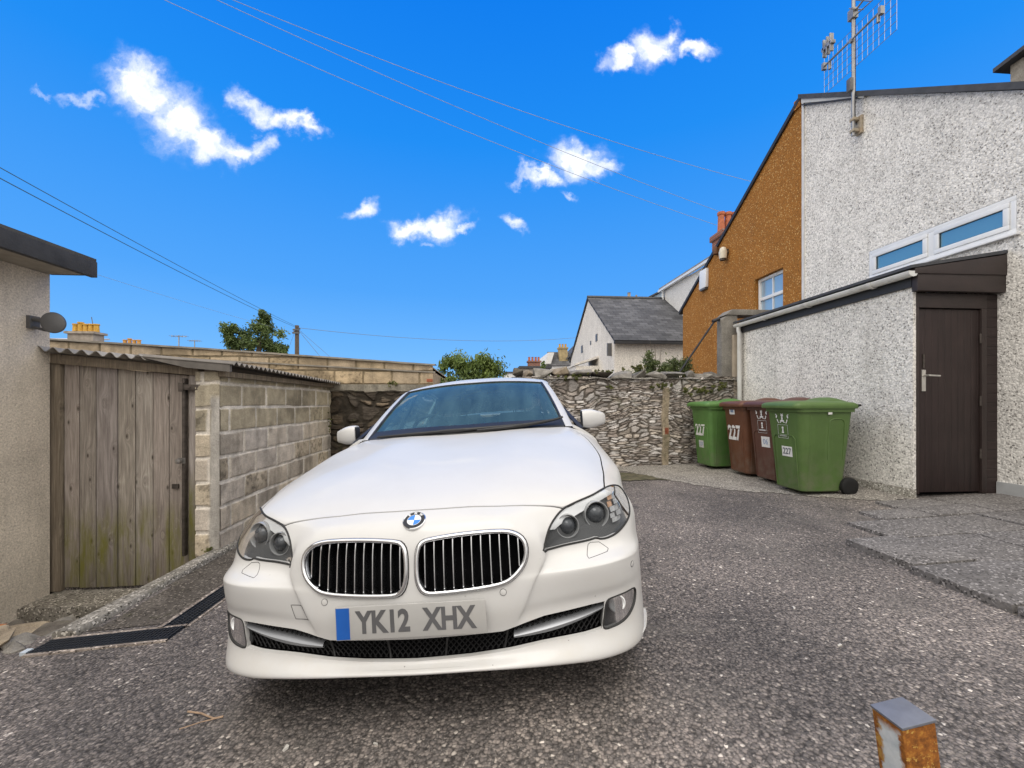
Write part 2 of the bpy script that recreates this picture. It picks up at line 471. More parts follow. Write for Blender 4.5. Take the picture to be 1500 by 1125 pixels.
# --- kidney grilles
def rings(P, n, k, c=None, shrink=.02):
    Q = smooth_loop(P, n); c = Q.mean(0) if c is None else np.array(c)
    return [c + (Q-c)*s for s in np.linspace(1, shrink, k)]
def patch(m, P, n, k, off, mi=0, scale=1.0, c=None):
    """surface patch filling outline P, lifted off the body by off"""
    Q = smooth_loop(P, n); c = Q.mean(0) if c is None else np.array(c)
    G = [[on_front(*(c+(q-c)*s*scale), off) for q in Q] for s in np.linspace(1, .02, k)]
    m.grid(G, mi, closed_u=True)
    m.f.append(tuple(len(m.v)-n+i for i in range(n))); m.m.append(mi)
for sgn in (1, -1):
    P = KID if sgn > 0 else flip(KID)
    L = smooth_loop(P, 72); c = L.mean(0)
    m = MB()
    # broad flattened chrome surround standing proud, with an inner return
    fr = [on_front(a, b, .004) for a, b in c + (L-c)*np.array([.968, .945])]
    m.tube(fr, .0080, 10, True)
    inn = [on_front(a, b, -.012) for a, b in c + (L-c)*np.array([.935, .895])]
    back = [Vector((p.x, p.y+.03, p.z)) for p in inn]
    m.grid([[tuple(p) for p in fr], [tuple(p) for p in inn], [tuple(p) for p in back]], closed_u=True)
    g = m.build('kidney_grille', M_chrome, car, smooth=50)
    sm = MB(); sm.tube([on_front(a, b, .0005) for a, b in c + (L-c)*1.004], .0035, 6, True)
    sm.build('grille_gasket', M_seal, g, smooth=60)
    IN = c + (L-c)*np.array([.93, .89])
    nsl = 11
    xs = np.linspace(IN[:, 0].min()+.019, IN[:, 0].max()-.019, nsl)
    for x in xs:
        d = IN[:, 0] - x
        zs = []
        for i in range(len(IN)):
            a, b = d[i], d[(i+1) % len(IN)]
            if a*b < 0: zs.append(IN[i, 1] + (IN[(i+1) % len(IN), 1]-IN[i, 1])*a/(a-b))
        z0, z1 = min(zs), max(zs)
        pts = []
        for z in np.linspace(z1, z0, 12):
            p = on_front(x, z); pts.append((x, p.y+.012, z))
        b = MB()
        for (p, q) in zip(pts[:-1], pts[1:]): pass
        w = .0034
        Gs = [[(x-w, p[1]+.004, p[2]), (x-w*.5, p[1]-.003, p[2]), (x+w*.5, p[1]-.003, p[2]), (x+w, p[1]+.004, p[2]), (x+w, p[1]+.045, p[2]), (x-w, p[1]+.045, p[2])] for p in pts]
        b.grid(Gs, closed_u=True)
        b.build('grille_slat', [M_slat] if 'M_slat' in globals() else M_chrome, g, smooth=40)

# --- headlights
def disc_frame(x, z, depth):
    p = on_front(x, z); return Vector((p.x, p.y+depth, p.z))
for sgn in (1, -1):
    P = HEAD if sgn > 0 else flip(HEAD)
    L = smooth_loop(P, 90); c = np.array([.69*sgn, .672])
    m = MB(); patch(m, P, 90, 9, .0005, c=c)
    h = m.build('headlight', M_lens, car, smooth=60)
    s = MB(); s.tube([on_front(a, b, .0) for a, b in L], .0042, 6, True); s.build('lamp_gasket', M_seal, h, smooth=60)
    # dark tray: wall going in and a rear bezel
    b = MB()
    r0 = [on_front(a, b_, -.004) for a, b_ in L]
    r1 = [on_front(*(c+(q-c)*.955), -.024) for q in L]
    r2 = [on_front(*(c+(q-c)*.70), -.032) for q in L]
    r3 = [on_front(*(c+(q-c)*.35), -.036) for q in L]
    r4 = [on_front(*(c+(q-c)*.03), -.037) for q in L]
    b.grid([[tuple(p) for p in r] for r in (r0, r1, r2, r3, r4)], closed_u=True)
    b.build('lamp_bezel', M_bezel, h, smooth=50)
    # pale eyelid running along the top edge
    top = [(.500,.655),(.529,.690),(.566,.714),(.622,.729),(.69,.741),(.756,.753),(.81,.748)]
    lowr = [(.528,.655),(.556,.672),(.592,.684),(.640,.698),(.70,.714),(.756,.728),(.80,.734)]
    T = smooth_loop(top, 30, False); B = smooth_loop(lowr, 30, False)
    e = MB(); Ge = []
    for k in range(6):
        f = k/5
        Ge.append([tuple(on_front(sgn*(a[0]*(1-f)+q[0]*f), a[1]*(1-f)+q[1]*f, -.004-.014*f**1.3)) for a, q in zip(T, B)])
    Ge.append([(p[0], p[1]+.014, p[2]+.002) for p in Ge[-1]])
    e.grid(Ge, flip=sgn > 0); e.build('lamp_eyelid', M_eyelid, h, smooth=50)
    # two round projectors with halo rings
    for (x, z, r) in ((.573, .650, .043), (.698, .671, .050)):
        q = disc_frame(sgn*x, z, .030)
        n = Vector((sgn*.30 if x > .6 else sgn*.15, -1, .08)).normalized()
        M = n.to_track_quat('Z', 'Y').to_matrix()
        j = MB(); j.lathe([(r*.95, -.025), (r*.95, .004), (r, .009), (r*1.05, .009), (r*1.07, .002), (r*1.07, -.03)], q, n=40, M=M)
        ring = j.build('halo_ring', M_ring, h, smooth=50)
        j = MB(); j.lathe([(r*.92, -.028), (r*.90, -.006), (r*.80, -.012), (r*.70, .0), (r*.52, .011), (r*.28, .018), (r*.06, .020)], q, n=40, M=M)
        j.build('projector_lens', M_dark, h, smooth=60)
    # side reflector with facets
    a = MB()
    for k in range(5):
        z0 = .640 + k*.019
        for t in range(2):
            x0 = .775 + t*.028 - .004*k*0; p = [on_front(sgn*xx, zz, -.02-.008*((k+t) % 2)) for xx, zz in ((x0, z0), (x0+.026, z0), (x0+.026, z0+.017), (x0, z0+.017))]
            a.add(p, [(0, 1, 2, 3) if sgn > 0 else (3, 2, 1, 0)], 0 if (k >= 3 and t == 0) else 1)
    a.build('side_reflector', [M_amber, M_ring], h)

# --- lower intake: mesh, vanes, fog lamps
tp = smooth_loop(INT_T, 160, False); bt = smooth_loop([(-a, b) for a, b in INT_B], 160, False)
def int_pt(u, w, off):
    i = u*159; k = min(int(i), 158); f = i-k
    a = tp[k]*(1-f)+tp[k+1]*f; b = bt[k]*(1-f)+bt[k+1]*f
    p = a*w+b*(1-w); q = on_front(p[0], p[1]); return (q.x, q.y+off, q.z)
m = MB()
nd = 66
for k in range(-5, nd):
    for s in (0, 1):
        u0, u1 = k/nd, (k+3.4)/nd
        pts = []
        for t in np.linspace(0, 1, 7):
            u = u0+(u1-u0)*t
            if u < 0 or u > 1: continue
            pts.append(int_pt(u, t if s == 0 else 1-t, .030))
        if len(pts) > 1: m.tube(pts, .0022, 4)
g = m.build('lower_grille', M_mesh, car)
for u0 in (.262, .738, .42, .58):
    m = MB(); m.tube([int_pt(u0+(.006 if u0 < .5 else -.006)*t, 1-t, .024) for t in np.linspace(0, 1, 6)], .004, 6); m.build('grille_strut', M_black, g)
for sgn in (1, -1):
    T = smooth_loop([(.345,.326),(.42,.334),(.50,.345),(.58,.355),(.655,.367),(.680,.371)], 30, False)
    B = smooth_loop([(.345,.308),(.42,.311),(.50,.319),(.58,.335),(.655,.353),(.680,.362)], 30, False)
    m = MB(); Gv = []
    for a, b in zip(T, B):
        A_ = on_front(sgn*a[0], a[1]); B_ = on_front(sgn*b[0], b[1])
        Gv.append([(A_.x, A_.y+.05, A_.z), (A_.x, A_.y+.014, A_.z), ((A_.x+B_.x)/2, (A_.y+B_.y)/2+.004, A_.z*.5+B_.z*.5), (B_.x, B_.y+.010, B_.z), (B_.x, B_.y+.05, B_.z-.002)])
    m.grid(Gv, flip=sgn < 0); m.build('intake_vane', M_satin, car, smooth=50)
    P = FOG if sgn > 0 else flip(FOG)
    m = MB(); patch(m, P, 48, 7, -.003); fo = m.build('fog_lamp', M_foglens, car, smooth=60)
    s = MB(); s.tube([on_front(a, b, -.001) for a, b in smooth_loop(P, 60)], .0035, 6, True); s.build('lamp_gasket', M_seal, fo, smooth=60)
    s = MB(); L = smooth_loop(P, 48); c = L.mean(0)
    s.grid([[tuple(on_front(*(c+(q-c)*k), -d)) for q in L] for k, d in ((1, .004), (.95, .03), (.5, .04), (.04, .042))], closed_u=True)
    s.build('lamp_bezel', M_bezel, fo, smooth=50)
    q = disc_frame(sgn*.735, .360, .016); s = MB()
    Mq = Vector((sgn*.2, -1, 0)).to_track_quat('Z', 'Y').to_matrix()
    s.lathe([(.033, -.012), (.033, .004), (.029, .006), (.027, -.002), (.014, -.010), (.004, -.011)], q, n=28, M=Mq); s.build('fog_bulb', M_eyelid, fo, smooth=50)

# --- badge, plate, sensors, covers, gaps
p = on_front(0, .731); n = (on_front(0, .731, .01)-p).normalized()
Mb = n.to_track_quat('Z', 'Y').to_matrix().to_4x4(); Mb.translation = p
def local(m, M): m.v = [tuple(M @ Vector(q)) for q in m.v]; return m
def sector(r0, r1, a0, a1, z, k=10):
    m = MB(); G = [[(r*math.cos(t), r*math.sin(t), z) for t in np.linspace(a0, a1, k)] for r in (r0, r1)]
    return m.grid(G)
m = MB(); m.lathe([(.0425, -.004), (.0425, .003), (.040, .005), (.0385, .003)], n=48); bd = local(m, Mb).build('badge', M_chrome, car, smooth=40)
m = sector(.0005, .040, 0, 2*math.pi, .0035, 49); local(m, Mb).build('badge_ring', M_plain_black if 'M_plain_black' in globals() else M_black, bd)
m = sector(.0245, .0262, 0, 2*math.pi, .0047, 49); local(m, Mb).build('badge_rim', M_chrome, bd)
for k in range(4):
    m = sector(.0003, .0246, k*math.pi/2, (k+1)*math.pi/2, .0043, 14); local(m, Mb).build('badge_quarter', M_bblue if k in (1, 3) else M_bwhite, bd)
def text_mesh(name, s, size, mat, parent, M, bold=0.0, align='CENTER', sx=1.0, ext=.0006):
    cu = bpy.data.curves.new('txt', 'FONT'); cu.body = s; cu.size = size; cu.extrude = ext; cu.offset = bold
    cu.align_x = align; cu.align_y = 'CENTER'; cu.resolution_u = 3
    o = bpy.data.objects.new('txt', cu); COL.objects.link(o)
    dg = bpy.context.evaluated_depsgraph_get(); dg.update()
    me = bpy.data.meshes.new_from_object(o.evaluated_get(dg)); bpy.data.objects.remove(o)
    me.name = name; me.transform(M @ Matrix.Diagonal((sx, 1, 1, 1))); me.materials.clear(); me.materials.append(mat)
    return link(bpy.data.objects.new(name, me), parent)
for ch, an in (('B', 132), ('M', 90), ('W', 48)):
    a = R(an); Mt = Mb @ Matrix.Translation((.0325*math.cos(a), .0325*math.sin(a), .0045)) @ Matrix.Rotation(a-math.pi/2, 4, 'Z')
    text_mesh('badge_letter', ch, .0135, M_bwhite, bd, Mt, .0004)
Mp = Matrix.Translation((-.003, -.0105, .420)) @ Matrix.Rotation(R(90-2), 4, 'X')
m = MB(); m.box(-.262, .262, -.0555, .0555, -.006, .0015); pl = local(m, Mp).build('number_plate', M_platew, car, bevel=.0015)
m = MB(); m.box(-.259, -.212, -.0525, .0525, .001, .0028); local(m, Mp).build('plate_band', M_plateb, pl)
text_mesh('plate_lettering', 'YK12', .102, M_platek, pl, Mp @ Matrix.Translation((-.094, -.0015, .0022)), .0036, sx=.80)
text_mesh('plate_lettering', 'XHX', .102, M_platek, pl, Mp @ Matrix.Translation((.135, -.0015, .0022)), .0036, sx=.80)
for x, z in ((-.321, .48), (.319, .48), (.81, .492), (-.81, .492)):
    q = on_front(x, z); nn = (on_front(x, z, .01)-q).normalized(); Ms = nn.to_track_quat('Z', 'Y').to_matrix()
    m = MB(); m.lathe([(.0105, -.002), (.0105, .0012), (.0095, .0016)], q, n=20, M=Ms); se = m.build('parking_sensor', M_paint, car, smooth=40)
    m = MB(); m.tube([q + Ms @ Vector((.0112*math.cos(t), .0112*math.sin(t), .0004)) for t in np.linspace(0, 2*math.pi, 20, endpoint=False)], .0010, 5, True); m.build('sensor_gap', M_seal, se)
def gap(name, pts2, r=.0013, parent=None, closed=True, fn=on_front):
    m = MB(); m.tube([fn(a, b, .0) for a, b in pts2], r, 5, closed); return m.build(name, M_seal, parent or car)
def dens(P, k=8):
    Q = []
    for a, b in zip(P, P[1:]+P[:1]): Q += [(a[0]+(b[0]-a[0])*t/k, a[1]+(b[1]-a[1])*t/k) for t in range(k)]
    return Q
WASH = [(.645,.583),(.655,.588),(.690,.584),(.722,.560),(.715,.554),(.638,.547),(.634,.553)]
gap('washer_cover', dens(WASH), .0011); gap('washer_cover', dens(flip(WASH)), .0011)
gap('tow_eye_cover', dens([(-.462,.464),(-.411,.465),(-.390,.414),(-.448,.412)]), .0011)
for sgn in (1, -1):
    m = MB(); m.tube([near(q) for q in ((sgn*.868, .50, .675), (sgn*.885, .54, .668), (sgn*.90, .60, .66), (sgn*.915, .66, .655))], .002, 5); m.build('bumper_seam', M_seal, car)
# ------------------------------------------------------------------ rest of the car
# lower body from the front doors to the tail
def side_pts(y):
    t = np.clip((y-1.5)/3.37, 0, 1)
    taper = 1 - .10*sstep(.72, 1, t)
    belt = .985 + .065*sstep(0, .8, t)
    P = [(.775, belt), (.86, belt-.055), (.928, .86), (.934, .74), (.930, .60), (.932, .45), (.925, .32), (.895, .225)]
    lift = .05*sstep(.75, 1, t)
    return [(x*taper, z + (lift if z < .5 else 0)) for x, z in P]
for sgn in (1, -1):
    ys = np.linspace(1.502, 4.80, 67)
    G = np.array([[(sgn*x, y, z) for x, z in side_pts(y)] for y in ys])
    G = crom(G.transpose(1, 0, 2), np.linspace(0, 7, 36)).transpose(1, 0, 2)
    V = G.reshape(-1, 3); F = grid_faces(*G.shape[:2], flip=sgn > 0)
    o = shell('body_side', V, F, .02, M_paint)
    if max(abs(v.co.x) for v in o.data.vertices) > np.abs(V[:, 0]).max() + .01:
        scrap(o); o = shell('body_side', V, F[:, ::-1], .02, M_paint)
    c = MB(); c.lathe([(.36, -.6), (.36, .6)], (sgn*.9, 3.80, .315), 'X', 48)
    co = c.build('cutter', M_void); bool_apply(o, co, 'DIFFERENCE'); scrap(co)
    finish(o, 'body_side', car)
    # panel behind the front wheel
    a = np.radians(np.linspace(122, 196, 14))
    A_ = np.stack([np.full(14, .935), AC[0]-AR*np.cos(a), AC[1]+AR*np.sin(a)], 1)
    B_ = np.array([(np.interp(z, [.225, .32, .45, .6, .74, .85], [.895, .925, .932, .930, .934, .928]), 1.5, z) for z in np.linspace(.85, .225, 14)])
    m = MB(); m.grid([[(sgn*(p[0]*(1-f)+q[0]*f), p[1]*(1-f)+q[1]*f, p[2]*(1-f)+q[2]*f) for p, q in zip(A_, B_)] for f in np.linspace(0, 1, 6)])
    m.build('wing_panel', M_paint, car, smooth=40)
    # doors: shut lines and handles
    for y0, y1 in ((1.56, 2.62), (2.66, 3.55)):
        m = MB()
        q = []
        for y, z in ((y0, .95), (y0, .6), (y0+.02, .34), (y1-.05, .34), (y1, .6), (y1+.02, .95)):
            sp = np.array(side_pts(y)); x = np.interp(-z, -sp[:, 1], sp[:, 0]); q.append((sgn*(x+.001), y, z))
        m.tube(q, .003, 4); d = m.build('door', M_seal, car)
        m = MB(); m.tube([(sgn*.935, y1-.27, .80), (sgn*.962, y1-.25, .805), (sgn*.962, y1-.10, .81), (sgn*.935, y1-.08, .81)], .013, 8); m.build('handle', M_paint, d, smooth=60)
# tail and boot
def ring_tail(y, k, z0): return [(s*x*k, y, z) for s in (1,) for x, z in side_pts(y)]
sp = side_pts(4.8)
m = MB()
G = []
for f, yy in ((0, 4.80), (.5, 4.87), (1, 4.89)):
    k = 1-.06*f
    half = [(x*k, yy, z-.02*f) for x, z in sp]
    G.append([(-x, y, z) for x, y, z in half[::-1]] + half)
m.grid(G); m.add([p for p in G[-1]], [tuple(range(len(G[-1])))])
m.build('rear_bumper', M_paint, car, smooth=50)
m = MB(); m.grid([[(x, y, side_pts(y)[0][1]+.03*(1-(x/.78)**2)) for x in np.linspace(-.78, .78, 15)*(1-.10*sstep(.72, 1, np.clip((y-1.5)/3.37, 0, 1)))] for y in np.linspace(4.15, 4.80, 10)])
m.build('boot_lid', M_paint, car, smooth=50)
m = MB(); m.box(-.88, .88, .9, 4.6, .17, .22); m.build('underbody', M_void, car)
# wheels
def wheel(x, y, rot=0):
    s = 1 if x > 0 else -1
    w = MB(); w.lathe([(.215, -.11), (.29, -.115), (.32, -.09), (.327, -.05), (.327, .05), (.32, .09), (.29, .115), (.215, .11)], (x, y, .325), 'X', 40)
    o = w.build('wheel', M_rubber, car, smooth=40)
    w = MB(); w.lathe([(.215, -.10), (.215, .10), (.205, .10), (.20, .02), (.03, .03)], (x, y, .325), 'X', 40)
    if s < 0: w.v = [(2*x-a, b, c) for a, b, c in w.v]
    for k in range(5):
        a = 2*math.pi*k/5
        for d in (-.09, .09):
            w.tube([(x+s*.085, y+.04*math.cos(a), .325+.04*math.sin(a)), (x+s*.095, y+.205*math.cos(a+d), .325+.205*math.sin(a+d))], .014, 6)
    w.build('rim', M_satin, o, smooth=40)
for x, y in ((.80, .83), (-.80, .83), (.81, 3.80), (-.81, 3.80)): wheel(x, y)

# ------------------------------------------------------------------ greenhouse: one doubly curved surface G(s,u)
ctr = np.array([(0,1.385,.988),(0,1.64,1.130),(0,1.90,1.268),(0,2.16,1.380),(0,2.45,1.438),(0,2.85,1.464),(0,3.25,1.446),(0,3.55,1.395),(0,3.88,1.250),(0,4.22,1.075)])
rail = np.array([(.765,1.53,.972),(.728,1.79,1.115),(.688,2.03,1.238),(.645,2.26,1.342),(.622,2.52,1.392),(.612,2.85,1.408),(.615,3.2,1.392),(.622,3.48,1.342),(.66,3.80,1.205),(.72,4.20,1.045)])
def GH(s, u):
    """s 0..9 front to rear, u -1..1 across"""
    c = crom(ctr, np.array([s]))[0]; r = crom(rail, np.array([s]))[0]
    a = abs(u); p = c*(1-a**2) + r*a**2
    x = r[0]*a; bul = .012*(1-a)*a
    return (math.copysign(x, u), p[1], p[2]+bul)
def gpatch(m, s0, s1, u0, u1, ns, nu, off=0.0):
    m.grid([[(lambda q: (q[0], q[1], q[2]+off))(GH(s, u)) for u in np.linspace(u0, u1, nu)] for s in np.linspace(s0, s1, ns)])
UW = .925
m = MB(); gpatch(m, .05, 3.0, -UW, UW, 18, 25, -.004); ws = m.build('windscreen', M_tint, car, smooth=60)
m = MB()
m.tube([GH(s, UW) for s in np.linspace(.02, 3.0, 20)], .010, 6); m.tube([GH(s, -UW) for s in np.linspace(.02, 3.0, 20)], .010, 6)
m.tube([GH(3.0, u) for u in np.linspace(-UW, UW, 24)], .007, 6)
m.build('windscreen_seal', M_black, ws, smooth=60)
m = MB(); m.grid([[(lambda q: (q[0], q[1]+dy, q[2]+dz))(GH(.05, u)) for u in np.linspace(-.925, .925, 25)] for dy, dz in ((.09, .046), (-.002, .008), (-.03, -.012), (-.05, -.05))])
m.build('scuttle', M_black, car, smooth=50)
m = MB(); gpatch(m, 3.03, 7.0, -1, 1, 24, 25); m.build('roof', M_paint, car, smooth=60)
for sgn in (1, -1):
    m = MB(); G = []
    for s in np.linspace(-.05, 3.1, 24):
        a = Vector(GH(max(s, 0), sgn*(UW+.006))); b = Vector(GH(max(s, 0), sgn*1.0))
        o_ = Vector((b.x+sgn*.020, b.y+.035, b.z-.018)); q_ = Vector((b.x+sgn*.018, b.y+.07, b.z-.05))
        G.append([tuple(a+Vector((0, .0, -.006))), tuple(a+Vector((0, 0, .004))), tuple(b+Vector((0, 0, .003))), tuple(o_), tuple(q_), tuple(q_+Vector((-sgn*.05, .01, -.01)))])
    m.grid(G, flip=sgn < 0); m.build('windscreen_pillar', M_paint, car, smooth=55)
    m = MB(); G = []
    for s in np.linspace(3.0, 9, 30):
        b = Vector(GH(s, sgn*1.0)); G.append([tuple(b+Vector((-sgn*.004, 0, .003))), tuple(b+Vector((sgn*.018, 0, -.008))), tuple(b+Vector((sgn*.024, 0, -.045))), tuple(b+Vector((-sgn*.02, 0, -.06)))])
    m.grid(G, flip=sgn < 0); m.build('roof_rail', M_paint, car, smooth=55)
    # side glass from rail down to the belt
    for nm, ya, yb in (('side_window', 1.80, 2.62), ('side_window', 2.68, 3.52)):
        m = MB(); G = []
        for y in np.linspace(ya, yb, 12):
            ss = np.interp(y, rail[:, 1], np.arange(len(rail))); b = GH(ss, sgn)
            bz = side_pts(max(y, 1.5))[0][1]-.01
            G.append([(sgn*(abs(b[0])+.012)*(1-f)+sgn*.835*f, y, (b[2]-.03)*(1-f)+bz*f) for f in np.linspace(0, 1, 6)])
        m.grid(G); m.build(nm, M_tint, car, smooth=60)
    m = MB(); m.box(min(sgn*.70, sgn*.80), max(sgn*.70, sgn*.80), 2.625, 2.675, 1.0, 1.01)
    m = MB(); m.prism([(sgn*.845, 2.60, .99), (sgn*.845, 2.70, .99), (sgn*.632, 2.69, 1.385), (sgn*.632, 2.61, 1.385)], (-sgn*.02, 0, 0)); m.build('door_pillar', M_black, car)
    m = MB(); m.prism([(sgn*.845, 3.52, .99), (sgn*.80, 4.22, 1.03), (sgn*.665, 3.85, 1.20), (sgn*.632, 3.50, 1.34)], (-sgn*.03, 0, 0)); m.build('rear_pillar', M_paint, car)
    m = MB(); m.prism([(sgn*.845, 1.53, .96), (sgn*.845, 1.84, .98), (sgn*.745, 1.86, 1.12)], (-sgn*.03, 0, 0)); m.build('quarter_panel', M_black, car)
m = MB(); gpatch(m, 7.03, 8.9, -.93, .93, 12, 17, -.004); m.build('rear_window', M_tint, car, smooth=60)
# wing mirrors
for sgn in (1, -1):
    m = MB(); G = []
    for t in np.linspace(0, 1, 14):
        x = sgn*(.855+.185*t)
        hh = .072*(1-.36*t**3)*(.86+.14*math.sin(math.pi*min(1, t*1.2+.1))); dd = .075*(1-.6*t**2.5)
        if t > .97: hh *= .72; dd *= .5
        zc = 1.020-.012*t-.0
        yc = 1.69+.05*t**2
        ring = []
        for k in range(16):
            a = 2*math.pi*k/16; c_, s_ = math.cos(a), math.sin(a)
            pw = .62
            ring.append((x, yc-dd*math.copysign(abs(c_)**pw, c_)*(1.0 if c_ > 0 else .35), zc+hh*math.copysign(abs(s_)**pw, s_)))
        G.append(ring)
    m.grid(G, closed_u=True, flip=sgn < 0); m.add(G[0], [tuple(range(16))]); m.add(G[-1], [tuple(range(16))[::-1]])
    mi = m.build('wing_mirror', M_paint, car, smooth=50)
    m = MB(); m.tube([(sgn*.80, 1.68, .955), (sgn*.86, 1.68, .965), (sgn*.93, 1.69, .972)], [.045, .036, .02], 10, flat=(.6, 1)); m.box(min(sgn*.850, sgn*.858), max(sgn*.850, sgn*.858), 1.63, 1.71, .965, 1.075)
    m.build('mirror_base', M_black, mi, smooth=50)
    m = MB(); m.box(min(sgn*.87, sgn*1.01), max(sgn*.87, sgn*1.01), 1.722, 1.728, .975, 1.065); m.build('mirror_glass', M_chrome, mi)
# wipers
for pts in ([(.10,1.36,1.000),(.36,1.40,1.006),(.62,1.49,1.030),(.70,1.525,1.046)], [(-.62,1.45,.995),(-.30,1.40,1.003),(.05,1.385,1.008),(.42,1.425,1.016)]):
    P = smooth_loop(pts, 24, False)
    m = MB(); m.tube([tuple(p) for p in P], [.007+.008*math.sin(math.pi*k/23) for k in range(24)], 6)
    w = m.build('wiper', M_black, car, smooth=60)
    m = MB(); m.tube([(p[0], p[1]+.02, p[2]+.004) for p in P], .0045, 5); m.build('wiper_blade', M_rubber, w, smooth=60)
# cabin
m = MB(); m.grid([[(x, y, z - .03*(x/.7)**2) for x in np.linspace(-.72, .72, 15)] for y, z in ((1.42,.955),(1.6,.985),(1.85,.99),(2.0,.97),(2.05,.90),(2.06,.6))]); m.build('dashboard', M_dash, car, smooth=50)
m = MB(); m.box(-.80, .80, 1.55, 4.2, .28, .33); m.build('cabin_floor', M_void, car)
def seat(x, y, w=.26):
    o = MB()
    G = []
    for z, ww, yy, th in ((.55,.9,0,.10),(.70,1.0,.03,.10),(.90,1.0,.08,.09),(1.05,.92,.13,.075),(1.10,.75,.15,.05)):
        G.append([(x+w*ww*math.copysign(abs(math.cos(a))**.5, math.cos(a)), y+yy+th*math.copysign(abs(math.sin(a))**.6, math.sin(a)), z) for a in np.linspace(0, 2*math.pi, 18, endpoint=False)])
    o.grid(G, closed_u=True); o.add(G[-1], [tuple(range(18))])
    o.box(x-w, x+w, y-.5, y, .42, .56)
    s = o.build('seat', M_cloth, car, smooth=50)
    h = MB(); G = []
    for z, ww, th in ((1.135,.11,.04),(1.16,.135,.055),(1.24,.14,.055),(1.295,.12,.045),(1.31,.08,.02)):
        G.append([(x+ww*math.copysign(abs(math.cos(a))**.5, math.cos(a)), y+.18+th*math.copysign(abs(math.sin(a))**.6, math.sin(a)), z) for a in np.linspace(0, 2*math.pi, 18, endpoint=False)])
    h.grid(G, closed_u=True); h.add(G[-1], [tuple(range(18))])
    h.tube([(x-.06, y+.16, 1.05), (x-.06, y+.18, 1.15)], .008, 6); h.tube([(x+.06, y+.16, 1.05), (x+.06, y+.18, 1.15)], .008, 6)
    h.build('headrest', M_cloth, s, smooth=50)
seat(-.37, 2.70); seat(.37, 2.70); seat(-.37, 3.55, .30); seat(.37, 3.55, .30)
m = MB(); ct = Vector((-.37, 2.12, .96)); Mw = Matrix.Rotation(R(-65), 3, 'X')
m.tube([ct + Mw @ Vector((.18*math.cos(t), .18*math.sin(t), 0)) for t in np.linspace(0, 2*math.pi, 32, endpoint=False)], .016, 8, True)
for a in (0, math.pi, -math.pi/2): m.tube([ct, ct + Mw @ Vector((.18*math.cos(a), .18*math.sin(a), 0))], .016, 6)
m.build('steering_wheel', M_dash, car, smooth=60)
m = MB(); m.box(-.12, .12, 2.13, 2.155, 1.245, 1.305); m.tube([(0, 2.12, 1.29), (0, 2.10, 1.345)], .012, 6); m.build('interior_mirror', M_dash, car, bevel=.008)
m = MB(); m.prism([(-.06,2.045,1.315),(.06,2.045,1.315),(.05,2.125,1.358),(-.05,2.125,1.358)], (0, .035, -.035)); m.build('sensor_housing', M_dash, car, bevel=.012)
m = MB(); m.grid([[GH(s, u)[:2]+(GH(s, u)[2]-.03,) for u in np.linspace(-.97, .97, 15)] for s in np.linspace(3.05, 7, 14)]); m.build('headlining', plain('headlining', (.30, .30, .29), .9), car, smooth=60)

# place the car: nose towards the camera, the tarmac falling to the left
def car_matrix(q):
    yaw, pitch, roll = (R(a) for a in q[3:])
    M = Matrix.Rotation(yaw, 4, 'Z') @ Matrix.Rotation(pitch, 4, 'X') @ Matrix.Rotation(roll, 4, 'Y')
    M.translation = Vector(q[:3])
    return Matrix.Translation((0, 0, CAM_Z)) @ Matrix.Rotation(-CAM_A, 4, 'Z') @ M
_M = car_matrix((-.316, 1.41, -1.167, -2.05, -1.03, -4.11))
car.location = _M.to_translation(); car.rotation_euler = _M.to_euler()
# ================================================================== GROUND
def mat_tarmac():
    t = NT('tarmac'); v = t.coord()
    big = t.noise(v, .9, 6, .6); med = t.noise(v, 5, 5, .6)
    ws = t.n('VectorMath', {0: v, 1: t.n('VectorMath', {0: t.n('TexNoise', {'Vector': v, 'Scale': 60.0}).outputs['Color'], 'Scale': .012}, operation='SCALE').outputs[0]}, operation='ADD').outputs[0]
    v1 = t.n('TexVoronoi', {'Vector': ws, 'Scale': 82.0, 'Randomness': 1.0})
    v2 = t.n('TexVoronoi', {'Vector': ws, 'Scale': 150.0, 'Randomness': 1.0})
    c1 = t.n('SeparateColor', {0: v1.outputs['Color']}); c2 = t.n('SeparateColor', {0: v2.outputs['Color']})
    stone = t.ramp(c1.outputs[0], [(0, (.055,.052,.052)), (.35, (.090,.083,.081)), (.7, (.135,.122,.116)), (.94, (.18,.163,.153)), (.985, (.27,.25,.23)), (1, (.42,.40,.375))])
    fine = t.ramp(c2.outputs[0], [(0, (.045,.043,.043)), (.6, (.095,.088,.085)), (1, (.18,.165,.155))])
    pick = t.math('GREATER_THAN', c1.outputs[1], .42)
    col = t.mix(pick, fine, stone)
    gap = t.ramp(v1.outputs['Distance'], [(.35, 1), (.8, .35)])
    col = t.mix(1.0, col, gap, 'MULTIPLY')
    worn = t.ramp(big, [(.38, (1.22,1.18,1.16)), (.64, (2.40,2.28,2.18))])
    col = t.mix(1.0, col, worn, 'MULTIPLY')
    dust = t.ramp(t.noise(v, 1.6, 9, .7), [(.54, 0), (.72, .6)])
    col = t.mix(dust, col, (.17, .155, .14))
    h = t.math('ADD', t.math('MULTIPLY', v1.outputs['Distance'], -1.0), t.math('MULTIPLY', c1.outputs[2], .5))
    nb = t.bump(h, .7, .006)
    return t.done(t.bsdf(col, .78, 0, nb, .35))
M_tarmac = mat_tarmac()
PIT = -.80
